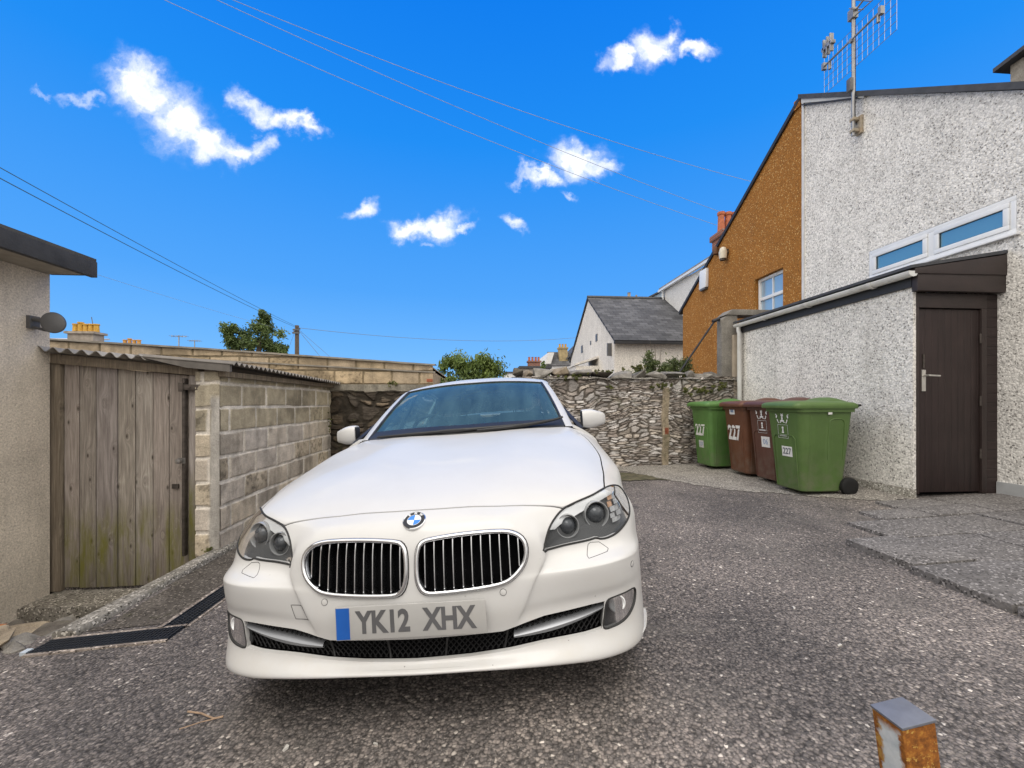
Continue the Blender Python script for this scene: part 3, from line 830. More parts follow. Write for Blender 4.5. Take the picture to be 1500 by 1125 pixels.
def ground_z(X, Y):
    X = np.asarray(X, float); Y = np.asarray(Y, float)
    z = gz(X, Y)
    far = sstep(12, 60, np.hypot(X, Y)); z = z*(1-far) - .4*far
    z = z + .012*(fnoise(X*1.3, Y*1.3, 5, 3)-.5)*(1-far) + .006*(fnoise(X*6, Y*6, 9, 2)-.5)*(1-far)
    pit = (X < -2.425) & (X > -3.95) & (Y > 2.56) & (Y < 3.97)
    return np.where(pit, PIT, z)
xs = np.concatenate([[-900,-300,-100,-40,-20,-12,-9], np.arange(-7,-4,.25), [-3.96,-3.94], np.arange(-3.9,-2.45,.06), [-2.431,-2.42], np.arange(-2.36,5.0,.055), np.arange(5,8,.3), [10,14,20,40,100,300,900]])
ys = np.concatenate([[-400,-100,-30,-12], np.arange(-8,-1,.5), np.arange(-1,2.54,.055), [2.555,2.565], np.arange(2.6,3.96,.055), [3.965,3.975], np.arange(4.0,7.3,.055), np.arange(7.4,12,.4), [14,20,30,60,120,300,900,2000]])
GX, GY = np.meshgrid(xs, ys)
GZ = ground_z(GX, GY)
tag(mesh_np('tarmac_ground', np.stack([GX, GY, GZ], -1).reshape(-1, 3), grid_faces(len(ys), len(xs)), M_tarmac, smooth=40), kind='structure')

def sheet_on_ground(name, poly, lift, mat, res=.05, ragged=.05, seed=3):
    """thin sheet following the tarmac inside a polygon with a ragged edge"""
    P = np.array(poly, float); x0, y0 = P.min(0)-.1; x1, y1 = P.max(0)+.1
    nx, ny = int((x1-x0)/res)+1, int((y1-y0)/res)+1
    XX, YY = np.meshgrid(np.linspace(x0, x1, nx), np.linspace(y0, y1, ny))
    wx = XX + ragged*2*(fnoise(XX*3, YY*3, seed)-.5); wy = YY + ragged*2*(fnoise(XX*3+9, YY*3+4, seed)-.5)
    ins = np.zeros(XX.shape, bool); n = len(P)
    for i in range(n):
        a, b = P[i], P[(i+1) % n]
        c = ((a[1] > wy) != (b[1] > wy)) & (wx < (b[0]-a[0])*(wy-a[1])/(b[1]-a[1]+1e-12)+a[0])
        ins ^= c
    Zs = ground_z(XX, YY) + lift
    F = grid_faces(ny, nx); keep = ins.ravel()[F].all(1)
    V = np.stack([XX, YY, Zs], -1).reshape(-1, 3)
    used = np.unique(F[keep]); rm = -np.ones(len(V), int); rm[used] = np.arange(len(used))
    return mesh_np(name, V[used], rm[F[keep]], mat, smooth=40)
def mat_concrete(name, base, dark, moss=0.0, scale=1.0, speck=True):
    t = NT(name); v = t.coord()
    n = t.noise(v, 3*scale, 9, .68); f = t.noise(v, 55*scale, 4, .6)
    c = t.ramp(n, [(.32, dark), (.5, tuple(.5*(a+b) for a, b in zip(base, dark))), (.68, base)])
    c = t.mix(1.0, c, t.ramp(f, [(.3, .72), (.7, 1.22)]), 'MULTIPLY')
    if speck:
        vo = t.n('TexVoronoi', {'Vector': v, 'Scale': 95.0}); cc = t.n('SeparateColor', {0: vo.outputs['Color']}).outputs[0]
        c = t.mix(t.math('GREATER_THAN', cc, .90), c, tuple(min(1, x*1.7) for x in base))
        c = t.mix(t.math('LESS_THAN', cc, .10), c, tuple(x*.5 for x in dark))
    if moss:
        m = t.ramp(t.noise(v, 4.5*scale, 8, .7), [(.56, 0), (.68, moss)])
        c = t.mix(m, c, t.ramp(f, [(.3, (.035,.04,.015)), (.7, (.09,.095,.03))]))
    return t.done(t.bsdf(c, .85, 0, t.bump(t.math('ADD', f, t.math('MULTIPLY', n, 2.0)), .55, .006), .25))
M_conc = mat_concrete('concrete_apron', (.30,.28,.25), (.17,.155,.14))
M_slab = mat_concrete('paving_slab', (.19,.178,.172), (.115,.107,.103))
M_kerb = mat_concrete('kerb_concrete', (.33,.31,.28), (.13,.12,.10), .35)
M_ledge = mat_concrete('ledge_concrete', (.34,.315,.275), (.12,.105,.085), .35)
M_grime = mat_concrete('grimy_tarmac', (.125,.11,.095), (.05,.043,.036), .35, 1.6)
M_moss = plain('moss', (.085,.075,.045), .95, 0, .6, 9, 1.0, 80, dirt=(.035,.045,.012), dscale=6)
M_soil = plain('soil', (.05,.04,.03), .95, 0, .4, 14, 1, 60)
tag(sheet_on_ground('concrete_apron', [(1.75,6.75),(2.2,6.3),(2.5,5.45),(2.95,4.75),(3.75,4.12),(4.2,3.86),(4.5,3.86),(4.5,6.75)], .006, M_conc), kind='structure')
tag(sheet_on_ground('grimy_margin', [(-2.30,2.50),(-1.83,2.50),(-1.83,6.6),(-2.30,6.6)], .004, M_grime, ragged=.01), kind='structure')
tag(sheet_on_ground('mossy_edge', [(1.5,6.72),(1.95,6.5),(2.35,5.9),(2.62,5.35),(2.2,5.5),(1.9,5.6),(1.2,6.1)], .009, M_moss, .03, .16, 8), kind='structure')

# paving slabs on the right: 600 x 450 slabs a few centimetres proud of the tarmac
m = MB()
rows = [(1.38,1.86),(1.87,2.37),(2.38,2.87),(2.88,3.30),(3.31,3.58),(3.59,3.86)]
for r, (y0, y1) in enumerate(rows):
    x = [2.66,2.66,2.70,3.12,3.50,3.95][r]; off = [.35,.62,.45,.60,.5,.6][r]; first = True
    while x < 7.5:
        x1 = x + (off if first else .60); first = False
        zz = .062 + .04*max(0, (x-3.2)) + random.uniform(-.006, .006)
        tl = random.uniform(-.004, .004)
        vs = [(x+.006,y0+.005,-.1),(x1-.006,y0+.005,-.1),(x1-.006,y1-.005,-.1),(x+.006,y1-.005,-.1),
              (x+.006,y0+.005,zz+tl),(x1-.006,y0+.005,zz+.022-tl),(x1-.006,y1-.005,zz+.022+tl),(x+.006,y1-.005,zz-tl)]
        m.add(vs, [(3,2,1,0),(4,5,6,7),(0,1,5,4),(1,2,6,5),(2,3,7,6),(3,0,4,7)])
        x = x1
m.box(2.72, 7.5, 1.40, 2.85, -.1, .040); m.box(3.2, 7.5, 2.85, 3.30, -.1, .045); m.box(4.0, 7.5, 3.30, 3.86, -.1, .060)
tag(m.build('paving', M_slab, smooth=30, bevel=.004), kind='structure')

# kerb beside the drain, ledge before the shed door
def kerb_block(y0, y1, x0=-2.425, x1=-2.295, n=14):
    m = MB(); G = []
    for i in range(n+1):
        y = y0 + (y1-y0)*i/n; zt = float(gz(-2.3, y)) + .035 + .012*(fnoise(y*5, 1, 4)-.5)
        w = .012*(fnoise(y*4, 7, 2)-.5)
        G.append([(x0, y, PIT-.02), (x0, y, zt-.012), (x0+.012, y, zt), (x1+w-.012, y, zt+.003), (x1+w, y, zt-.014), (x1+w, y, zt-.12)])
    m.grid(G); m.add(G[0], [tuple(range(6))]); m.add(G[-1], [tuple(range(6))[::-1]])
    return m
tag(kerb_block(2.50, 6.55, n=60).build('kerb', M_kerb, smooth=50), kind='structure')
m = MB(); m.box(-3.80, -2.43, 3.64, 4.02, PIT-.05, -.605)
tag(m.build('door_step', M_ledge, bevel=.012), 'long mossy concrete step below the weathered shed door', 'step')

# ------------------------------------------------------------------ drain channel
M_grate = plain('drain_grate', (.022,.027,.036), .5, .3, .15)
M_drainedge = mat_concrete('drain_bedding', (.36,.31,.27), (.17,.14,.12), 0, 2)
dr = thing('drain_channel', 'black slotted drain channel bending along the tarmac edge left of the car', 'drain')
def drain_run(p0, p1, w=.125, mitre0=0, mitre1=0):
    p0, p1 = Vector(p0), Vector(p1); d = (p1-p0); L = d.length; d.normalize(); s = Vector((-d.y, d.x, 0))
    m = MB(); n = int(L/.021)
    for i in range(n):
        a = p0 + d*(L*i/n + .004); b = p0 + d*(L*(i+1)/n - .004)
        for k in range(4):
            q0 = -w/2+.008+k*(w-.016)/4; q1 = q0 + (w-.016)/4-.006
            sl = .006
            pts = [a+s*q0, b+s*q0+d*0, b+s*q1+d*sl, a+s*q1+d*sl]
            pts = [(p.x, p.y, float(gz(p.x, p.y))+.012) for p in pts]
            m.prism([pts[0], pts[1], pts[2], pts[3]], (0, 0, -.014))
    for q in (-w/2, w/2-.008):
        G = []
        for f in np.linspace(0, 1, 16):
            c = p0 + d*L*f; zz = float(gz(c.x, c.y))+.013
            a, b = c+s*q, c+s*(q+.008)
            G.append([(a.x,a.y,zz-.04),(a.x,a.y,zz),(b.x,b.y,zz),(b.x,b.y,zz-.04)])
        m.grid(G)
    G = []
    for f in np.linspace(0, 1, 16):
        c = p0+d*L*f; zz = float(gz(c.x, c.y))+.004; a, b = c+s*(-w/2), c+s*(w/2); G.append([(a.x,a.y,zz),(b.x,b.y,zz)])
    m.grid(G)
    m.build('grate', M_grate, dr)
    for q0, q1 in ((-w/2-.024, -w/2-.002), (w/2+.002, w/2+.020)):
        m = MB(); G = []
        for f in np.linspace(0, 1, 40):
            c = p0+d*L*f; wob = .012*(fnoise(f*L*7, q0*50, 3)-.5); zz = float(gz(c.x, c.y))+.011
            a, b = c+s*(q0+(wob if q0 < 0 else 0)), c+s*(q1+(wob if q0 > 0 else 0))
            G.append([(a.x,a.y,zz-.02),(a.x,a.y,zz),(b.x,b.y,zz),(b.x,b.y,zz-.02)])
        m.grid(G); m.build('bedding', M_drainedge, dr)
drain_run((-1.755, 6.4, 0), (-1.755, 2.475, 0))
drain_run((-1.69, 2.405, 0), (-2.40, 2.405, 0))
m = MB(); m.box(-2.435, -2.405, 2.345, 2.385, -.34, -.240); m.build('end_cap', plain('end_cap', (.45,.50,.55), .5), dr)

# ------------------------------------------------------------------ rubble heap at the end of the drain
M_rub = [mat_concrete('rubble_grey', (.30,.28,.25), (.12,.11,.095), 0, 3, False), mat_concrete('rubble_buff', (.36,.30,.22), (.16,.125,.09), 0, 3, False), mat_concrete('rubble_dark', (.17,.15,.125), (.07,.06,.05), .3, 3, False)]
M_brickr = plain('rubble_brick', (.42,.17,.07), .9, 0, .25, 12, .5, 60)
def stone_mesh(sz, seed, mat, name='rubble_stone'):
    r = np.random.RandomState(seed); bm = bmesh.new()
    pts = r.uniform(-1, 1, (13, 3)); pts /= np.maximum(np.abs(pts).max(1, keepdims=True), .75)
    for p in pts*np.array(sz)/2: bm.verts.new(p)
    bmesh.ops.convex_hull(bm, input=bm.verts[:])
    for v in [v for v in bm.verts if not v.link_faces]: bm.verts.remove(v)
    bmesh.ops.bevel(bm, geom=bm.edges[:], offset=min(sz)*.06, segments=1, affect='EDGES', clamp_overlap=True)
    me = bpy.data.meshes.new(name); bm.to_mesh(me); bm.free(); me.materials.append(mat)
    return bpy.data.objects.new(name, me)
rub = []
r_ = np.random.RandomState(5)
spots = [(-2.62,2.52,.24,.15,.06),(-2.84,2.58,.30,.17,.07),(-2.60,2.68,.22,.14,.05),(-2.50,2.60,.16,.10,.04),(-2.72,2.42,.26,.13,.06),(-3.02,2.46,.22,.16,.08),(-3.15,2.66,.28,.18,.07),(-2.90,2.80,.34,.14,.06),
 (-2.66,2.86,.30,.12,.05),(-2.52,2.94,.22,.10,.05),(-2.62,3.10,.34,.14,.06),(-2.95,3.06,.26,.16,.07),(-3.25,3.0,.30,.16,.07),(-3.45,2.8,.26,.18,.08),(-3.05,2.90,.2,.12,.06),(-2.78,3.32,.24,.14,.06),(-3.15,3.3,.22,.14,.06),(-3.5,3.25,.24,.16,.08),(-2.98,2.30,.28,.18,.09),(-3.3,2.45,.26,.2,.09),(-2.76,2.70,.18,.12,.05),(-2.55,2.44,.12,.08,.035),(-3.6,2.6,.3,.2,.1),(-3.4,2.5,.2,.15,.08)]
def heap(x, y):
    return float(np.interp(y, [2.2, 2.45, 2.7, 2.95, 3.25, 3.7], [-.275,-.28,-.325,-.41,-.57,-.70]) - .06*max(0, -2.6-x))
G = [[(x, y, heap(x, y)-.06+.05*(fnoise(x*6, y*6, 3)-.5)) for x in np.linspace(-3.9, -2.44, 26)] for y in np.linspace(2.1, 3.66, 26)]
m = MB(); m.grid(G); tag(m.build('soil_bank', M_soil, smooth=50), kind='structure')
for i, (x, y, a, b, c) in enumerate(spots):
    mt = M_brickr if i in (5, 12) else M_rub[[0,1,2,0,1,0,2,1][i % 8]]
    o = link(stone_mesh((a*1.1, b*1.15, c*1.6), 40+i, mt))
    o.location = (x, y, heap(x, y) + .012); o.rotation_euler = (r_.uniform(-.25,.25), r_.uniform(-.3,.3), r_.uniform(-.5,.9))
    tag(o, 'orange brick lump among the grey rubble by the drain' if i in (5, 12) else 'rough flat stone lying in the rubble heap at the end of the drain', 'stone', 'rubble stones at the end of the drain')

def with_col(o, c=None):
    me = o.data; at = me.color_attributes.new('Col', 'FLOAT_COLOR', 'POINT'); arr = np.ones((len(me.vertices), 4), np.float32)
    if c is not None: arr[:, :3] = c
    at.data.foreach_set('color', arr.ravel()); return o
# ================================================================== WALLS built as height fields
def mat_col(name, bstr=.4, bscale=70, rough=.9, moss=0.0, stain=.0, speck=.25):
    t = NT(name); v = t.coord()
    a = t.n('Attribute', attribute_name='Col').outputs['Color']
    f = t.noise(v, bscale, 6, .65); n = t.noise(v, 7, 8, .68)
    c = t.mix(1.0, a, t.ramp(f, [(.28, 1-speck*1.6), (.72, 1+speck)]), 'MULTIPLY')
    c = t.mix(1.0, c, t.ramp(n, [(.32, .72), (.66, 1.16)]), 'MULTIPLY')
    if stain:
        s = t.noise(t.coord('Object', (3, 3, .5)), 2.0, 6, .65)
        c = t.mix(t.ramp(s, [(.5, 0), (.7, stain)]), c, (.05, .042, .032))
    if moss:
        m = t.ramp(t.noise(v, 3.2, 8, .7), [(.57, 0), (.68, moss)])
        c = t.mix(m, c, t.ramp(f, [(.3, (.035,.042,.014)), (.7, (.10,.11,.03))]))
    return t.done(t.bsdf(c, rough, 0, t.bump(f, bstr, .006), .25))
def courses_blocks(U, V, bw, bh, joint, seed, jitter=.006):
    """running bond; returns (block id, distance to nearest block edge)"""
    Uw = U + jitter*2*(fnoise(U*4, V*4, seed)-.5)*2; Vw = V + jitter*2*(fnoise(U*3+7, V*3, seed+1)-.5)*2
    r = np.floor(Vw/bh).astype(int); off = np.where(r % 2 == 0, 0, bw/2) + (_hash(r, r*0, seed)-.5)*.12
    q = (Uw+off)/bw; c = np.floor(q).astype(int)
    du = (q-c)*bw; dv = Vw-r*bh
    d = np.minimum(np.minimum(du, bw-du), np.minimum(dv, bh-dv))
    return r*131+c, d, r, c
def height_wall(name, u0, u1, v0, v1, res, fn, place, mat, parent=None, top=None):
    """grid over (u,v); fn gives height and colour; place maps (u,v,h) to world; top(u) is the top edge"""
    nu, nv = int((u1-u0)/res)+1, int((v1-v0)/res)+1
    U, V = np.meshgrid(np.linspace(u0, u1, nu), np.linspace(v0, v1, nv))
    if top is not None: V = v0 + (V-v0)*(top(U)-v0)/(v1-v0)
    H, C = fn(U, V)
    P = place(U, V, H).reshape(-1, 3)
    return mesh_np(name, P, grid_faces(nv, nu), mat, parent, smooth=None, col=C.reshape(-1, 3)), (nu, nv)
def block_fn(seed, base, mortar, bw=.45, bh=.225, joint=.007, smear=.5, dep=.010, var=.22, top_base=None, vtop=None, phase=(0, 0)):
    def fn(U, V):
        idn, d, r, c = courses_blocks(U+phase[0], V+phase[1], bw, bh, joint, seed)
        k = _hash(idn, idn*0+3, seed); k2 = _hash(idn, idn*0+9, seed)
        nz = fnoise(U*14, V*14, seed+3, 4); fin = fnoise(U*60, V*60, seed+8, 3)
        jw = joint*(.7+1.5*fnoise(U*5, V*5, seed+5, 3)*smear*2)
        body = sstep(jw, jw+.008, d)
        H = dep*body + .006*(k-.5) + .004*(nz-.5) + .004*(fin-.5)*body
        b = np.array(base); mm = np.array(mortar)
        col = b[None, None]*(1 + var*(k-.5)*2)[..., None]
        col = col*np.stack([1+.05*(k2-.5), np.ones_like(k2), 1-.14*(k2-.5)], -1)
        if vtop is not None:
            tb = np.array(top_base); f = sstep(vtop-.01, vtop+.01, V)[..., None]; col = col*(1-f)+tb*(1+.2*(k-.5))[..., None]*f
        dirt = sstep(.52, .72, fnoise(U*2.2, V*2.2, seed+21, 5))[..., None]
        col = col*(1-.38*dirt)
        # odd pocked blocks
        pock = ((k2 > .86)[..., None]) * sstep(.55, .7, fnoise(U*30, V*30, seed+31, 3))[..., None]
        col = col*(1-.45*pock)
        C = col*body[..., None] + mm*(1-body)[..., None]*(.8+.4*nz)[..., None]
        return H, C
    return fn
def worley_fn(seed, palette, mortar, sx, sz, dep=.03, jw=.10, rough=.012):
    """irregular flat rubble: cells of a stretched, warped Worley pattern"""
    pal = np.array(palette)
    def fn(U, V):
        Uw = U + .08*(fnoise(U*2.1, V*3.0, seed, 3)-.5) + .018*(fnoise(U*9, V*14, seed+1, 3)-.5)
        Vw = V + .045*(fnoise(U*1.3, V*1.6, seed+2, 3)-.5) + .014*(fnoise(U*8, V*10, seed+3, 3)-.5)
        k = 1 + .75*(fnoise(U*.9+3, V*1.3, seed+4, 3)-.5)
        A = Uw/sx; B = Vw/sz*k
        ia = np.floor(A).astype(np.int64); ib = np.floor(B).astype(np.int64)
        d1 = np.full(U.shape, 9.0); d2 = np.full(U.shape, 9.0); ID = np.zeros(U.shape, np.int64)
        for oa in (-1, 0, 1):
            for ob in (-1, 0, 1):
                ca = ia+oa; cb = ib+ob
                pa = ca + .5 + .9*(_hash(ca, cb, seed+5)-.5); pb = cb + .5 + .62*(_hash(ca, cb, seed+6)-.5)
                d = np.maximum(np.abs(A-pa)*.92, np.abs(B-pb))*.85 + .15*np.hypot(A-pa, B-pb)
                nw = d < d1
                d2 = np.where(nw, d1, np.minimum(d2, d)); ID = np.where(nw, ca*7919+cb*104729, ID); d1 = np.where(nw, d, d1)
        D = d2-d1
        k1 = _hash(ID, ID*0+1, seed); k2 = _hash(ID, ID*0+5, seed); k3 = _hash(ID, ID*0+8, seed)
        nz = fnoise(U*18, V*30, seed+7, 4); lay = fnoise(U*8, V*75, seed+9, 3)
        wj = jw*(.5+1.3*fnoise(U*5, V*5, seed+12, 3))
        body = sstep(wj, wj+.22, D)
        H = body*dep*(.30+.85*k1) + rough*(nz-.5) + rough*(lay-.5)*body + .016*(k3-.5)*body*((A-np.floor(A))-.5) - .012*body*(B-np.floor(B)-.5)*(k2-.3)
        idx = np.minimum((k2*len(pal)).astype(int), len(pal)-1)
        col = pal[idx]*(.68+.62*k3)[..., None]*(.74+.5*lay)[..., None]
        stain = sstep(.5, .7, fnoise(U*1.6, V*1.6, seed+15, 5))[..., None]; col = col*(1-.28*stain)
        C = col*body[..., None] + np.array(mortar)*(.7+.7*nz)[..., None]*(1-body)[..., None]
        return H, C
    return fn
def rubble_fn(seed, palette, mortar, hmin=.035, hmax=.10, wmin=.10, wmax=.38, dep=.030, W=6.0, Hh=2.0, joint=.006, vjit=.02):
    r = np.random.RandomState(seed)
    zb = [0.0]
    while zb[-1] < Hh+.3: zb.append(zb[-1]+r.uniform(hmin, hmax)*(1 if r.rand() > .15 else 1.5))
    zb = np.array(zb); rowsx = []
    for i in range(len(zb)):
        x = [-1.0]
        while x[-1] < W+1: x.append(x[-1]+r.uniform(wmin, wmax)*(.55 if r.rand() < .3 else 1))
        rowsx.append(np.array(x))
    pal = np.array(palette)
    def fn(U, V):
        Vw = V + vjit*2*(fnoise(U*2.3, V*1.5, seed+1, 3)-.5) + .012*(fnoise(U*9, V*9, seed+2, 3)-.5)*2
        Uw = U + .02*(fnoise(U*7+3, V*9, seed+4, 3)-.5)*2
        ri = np.clip(np.searchsorted(zb, Vw.ravel()+.15)-1, 0, len(zb)-2).reshape(V.shape)
        D = np.zeros(V.shape); ID = np.zeros(V.shape, int)
        for i in np.unique(ri):
            m = ri == i; x = rowsx[i]; u = Uw[m]
            # slanted joints
            sl = (Vw[m]+.15-zb[i])*.5*(_hash(np.full(u.shape, i), np.full(u.shape, 4), seed)-.5)
            ci = np.clip(np.searchsorted(x, u+sl)-1, 0, len(x)-2)
            du = np.minimum(u+sl-x[ci], x[ci+1]-u-sl); dv = np.minimum(Vw[m]+.15-zb[i], zb[i+1]-Vw[m]-.15)
            D[m] = np.minimum(du, dv); ID[m] = i*997+ci
        k = _hash(ID, ID*0+1, seed); k2 = _hash(ID, ID*0+5, seed); k3 = _hash(ID, ID*0+8, seed)
        nz = fnoise(U*18, V*30, seed+6, 4); lay = fnoise(U*9, V*70, seed+9, 3)
        body = sstep(joint*(.5+1.2*fnoise(U*4, V*4, seed+12, 3)), joint+.016, D)
        H = body*(dep*(.35+.65*k)) + .010*(nz-.5) + .007*(lay-.5)*body + .012*(k3-.5)*body*np.sin(U*20+k*9)
        idx = np.minimum((k2*len(pal)).astype(int), len(pal)-1)
        col = pal[idx]*(.72+.56*k3)[..., None]*(.80+.4*lay)[..., None]
        stain = sstep(.5, .7, fnoise(U*1.6, V*1.6, seed+15, 5))[..., None]; col = col*(1-.30*stain)
        C = col*body[..., None] + np.array(mortar)*(.7+.6*nz)[..., None]*(1-body)[..., None]
        return H, C
    return fn

# ------------------------------------------------------------------ LEFT BUILDING (roughcast wall and flat roof)
def mat_roughcast(name, base, var=.18, scale=1.0, stain=.5):
    t = NT(name); v = t.coord()
    f = t.noise(v, 75*scale, 4, .6, .6); n = t.noise(v, 2.2, 8, .65); g2 = t.noise(v, 26*scale, 3, .5)
    c = t.ramp(n, [(.32, tuple(x*(1-var) for x in base)), (.68, tuple(x*(1+var*.7) for x in base))])
    c = t.mix(1.0, c, t.ramp(f, [(.3, .66), (.7, 1.25)]), 'MULTIPLY')
    s = t.ramp(t.noise(t.coord('Object', (2.5, 2.5, .35)), 2.0, 7, .7), [(.52, 0), (.74, stain)])
    c = t.mix(s, c, (.10, .085, .065))
    return t.done(t.bsdf(c, .9, 0, t.bump(t.math('ADD', f, t.math('MULTIPLY', g2, .7)), .7, .011), .2))
M_rough = mat_roughcast('roughcast', (.64,.575,.495), stain=.3)
M_fascia = plain('felt_fascia', (.035,.035,.037), .8, 0, .35, 5, .6, 50)
M_felt = plain('roof_felt', (.06,.06,.06), .9, 0, .3, 4, .4, 60)
lb = thing('roughcast_outbuilding', 'beige roughcast outbuilding with dark flat roof overhang at the left edge', 'building', (-3.8, 3.9, 0))
IM = lambda o: Matrix.Translation(-o.location)
def at_root(m, root): m.v = [tuple(Vector(p)-root.location) for p in m.v]; return m
m = MB(); m.box(-8, -3.80, -4, 3.90, -1.1, 2.333); at_root(m, lb).build('wall', M_rough, lb)
m = MB(); m.box(-8.2, -3.43, -4.2, 3.915, 2.335, 2.36); at_root(m, lb).build('roof', M_felt, lb)
m = MB(); m.box(-3.475, -3.425, -4.2, 3.92, 2.195, 2.334); m.box(-3.80, -3.476, 3.875, 3.915, 2.21, 2.334); at_root(m, lb).build('fascia', M_fascia, lb, bevel=.004)
m = MB(); m.box(-3.80, -3.476, -4.2, 3.87, 2.206, 2.222); at_root(m, lb).build('soffit', plain('soffit_board', (.30,.27,.22), .8, 0, .25), lb)
# oval lamp on its bracket
M_lampg = plain('lamp_grey', (.115,.115,.118), .5, .2, .12)
wl = thing('wall_lamp', 'grey oval dish-shaped lamp fixed on the roughcast wall', 'lamp', (-3.8, 3.76, 1.757))
m = MB(); Md = Vector((.45, -.88, -.05)).to_track_quat('Z', 'Y').to_matrix()
m.lathe([(.008,.03),(.045,.028),(.073,.018),(.078,.006),(.075,-.012),(.047,-.035),(.012,-.04)], (.185, -.02, .0), n=36, M=Md)
m.v = [(a, b, c*1.14) for a, b, c in m.v]; m.build('dish', M_lampg, wl, smooth=35)
m = MB(); m.box(0, .030, -.05, .03, -.05, .055); m.tube([(.02,-.02,.03),(.08,-.02,.02),(.16,.02,.0)], .020, 8); m.tube([(.02,-.02,-.035),(.10,.0,-.06),(.18,.01,-.07)], .012, 8)
m.build('bracket', M_lampg, wl, smooth=40)

# ------------------------------------------------------------------ SHED of concrete blocks with plank door and corrugated roof
M_block = mat_col('concrete_block', .5, 85, .92, 0, .35, .16)
sh = thing('block_shed', 'concrete block shed with weathered plank door and corrugated sheet roof', 'shed', (-2.37, 3.89, -.3))
BB = (.60,.525,.43); MO = (.70,.65,.58)
fn = block_fn(3, BB, MO, top_base=(.45,.39,.28), vtop=1.115, phase=(.12, .015), var=.16)
def pl_side(U, V, H): return np.stack([H-.0, U, V], -1)
o, _ = height_wall('side_wall', 0, 2.72, 0, 1.66, .0115, fn, pl_side, M_block, sh)
fn2 = block_fn(8, BB, MO, bw=.45, phase=(.33, .015), var=.14, top_base=(.42,.37,.28), vtop=1.115)
_fn2 = fn2
def fn2(U, V):
    H, C = _fn2(U, V); b = sstep(-.085, -.060, U+.03*(fnoise(U*9, V*5, 61)-.5))*sstep(1.47, 1.40, V)
    n = fnoise(U*20, V*6, 63, 4); return H*(1-b)+(.012+.004*n)*b, C*(1-b[..., None])+np.array((.46,.435,.40))*(.55+.8*n)[..., None]*b[..., None]
o, _ = height_wall('end_wall', -.20, 0.010, -.32, 1.66, .0115, fn2, lambda U, V, H: np.stack([U, -H, V], -1), M_block, sh)
m = MB(); m.box(-.19, -.005, .02, 2.72, -.5, 1.66); with_col(m.build('wall_core', M_block, sh), BB)
# plank door
def mat_wood(name, base, dark, green=0.0, zg=0.0):
    t = NT(name); v = t.coord('Object', (1, 1, 1))
    st = t.n('Mapping', {'Vector': v, 'Scale': (14, 14, .9)}).outputs[0]
    _s = t.n('SeparateXYZ', {0: v}); kv = t.n('CombineXYZ', {0: t.math('MULTIPLY', _s.outputs[0], 6.2), 1: t.math('MULTIPLY', _s.outputs[2], 2.6), 2: 0.0}).outputs[0]
    kn = t.n('TexVoronoi', {'Vector': kv, 'Scale': 1.0}, voronoi_dimensions='2D')
    kd = kn.outputs['Distance']
    warp = t.n('VectorMath', {0: st, 1: t.n('CombineXYZ', {0: t.math('MULTIPLY', t.math('EXPONENT', t.math('MULTIPLY', kd, -9.0)), 2.0), 1: 0.0, 2: 0.0}).outputs[0]}, operation='ADD').outputs[0]
    gr = t.noise(warp, 2.6, 8, .68, .4); fg = t.noise(t.n('Mapping', {'Vector': v, 'Scale': (120, 120, 4)}).outputs[0], 1.0, 4, .6)
    c = t.ramp(gr, [(.28, dark), (.5, tuple(.5*(a+b) for a, b in zip(base, dark))), (.70, base)])
    c = t.mix(1.0, c, t.ramp(fg, [(.3, .72), (.7, 1.22)]), 'MULTIPLY')
    kk = t.math('MULTIPLY', t.ramp(kd, [(.015, .9), (.04, .55), (.065, .12), (.10, 0)]), t.math('GREATER_THAN', t.n('SeparateColor', {0: kn.outputs['Color']}).outputs[0], .42))
    c = t.mix(kk, c, (.040,.030,.022))
    a = t.n('Attribute', attribute_name='Col').outputs['Color']
    c = t.mix(1.0, c, a, 'MULTIPLY')
    fl = t.ramp(t.noise(t.n('Mapping', {'Vector': v, 'Scale': (60, 60, 18)}).outputs[0], 1.0, 6, .7), [(.57, 0), (.66, .85)])
    z = t.n('SeparateXYZ', {0: v}).outputs[2]
    if green:
        lowm = t.ramp(t.math('MULTIPLY_ADD', z, -1.0, zg), [(0, 0), (.55, .55), (.85, 1)])
        fl = t.math('MULTIPLY', fl, t.ramp(t.math('ABSOLUTE', t.math('MULTIPLY_ADD', z, 1.0, -zg+.35)), [(.1, 1), (.5, .0)]))
        c = t.mix(fl, c, (.42,.38,.31))
        c = t.mix(t.math('MULTIPLY', lowm, .5), c, (.045,.034,.022))
        gn = t.ramp(t.noise(t.n('Mapping', {'Vector': v, 'Scale': (9, 9, 1.6)}).outputs[0], 1.0, 7, .7), [(.42, 0), (.66, 1)])
        gz_ = t.ramp(t.math('MULTIPLY_ADD', z, -1.0, zg-.08), [(.0, 0), (.30, 1), (.7, .8)])
        c = t.mix(t.math('MULTIPLY', t.math('MULTIPLY', gn, gz_), green), c, (.165,.16,.022))
    return t.done(t.bsdf(c, .82, 0, t.bump(t.math('ADD', gr, fg), .6, .005), .25))
M_plank = mat_wood('weathered_plank', (.43,.385,.352), (.195,.166,.149), .95, .88)
M_beam = mat_wood('weathered_beam', (.30,.25,.19), (.12,.095,.07))
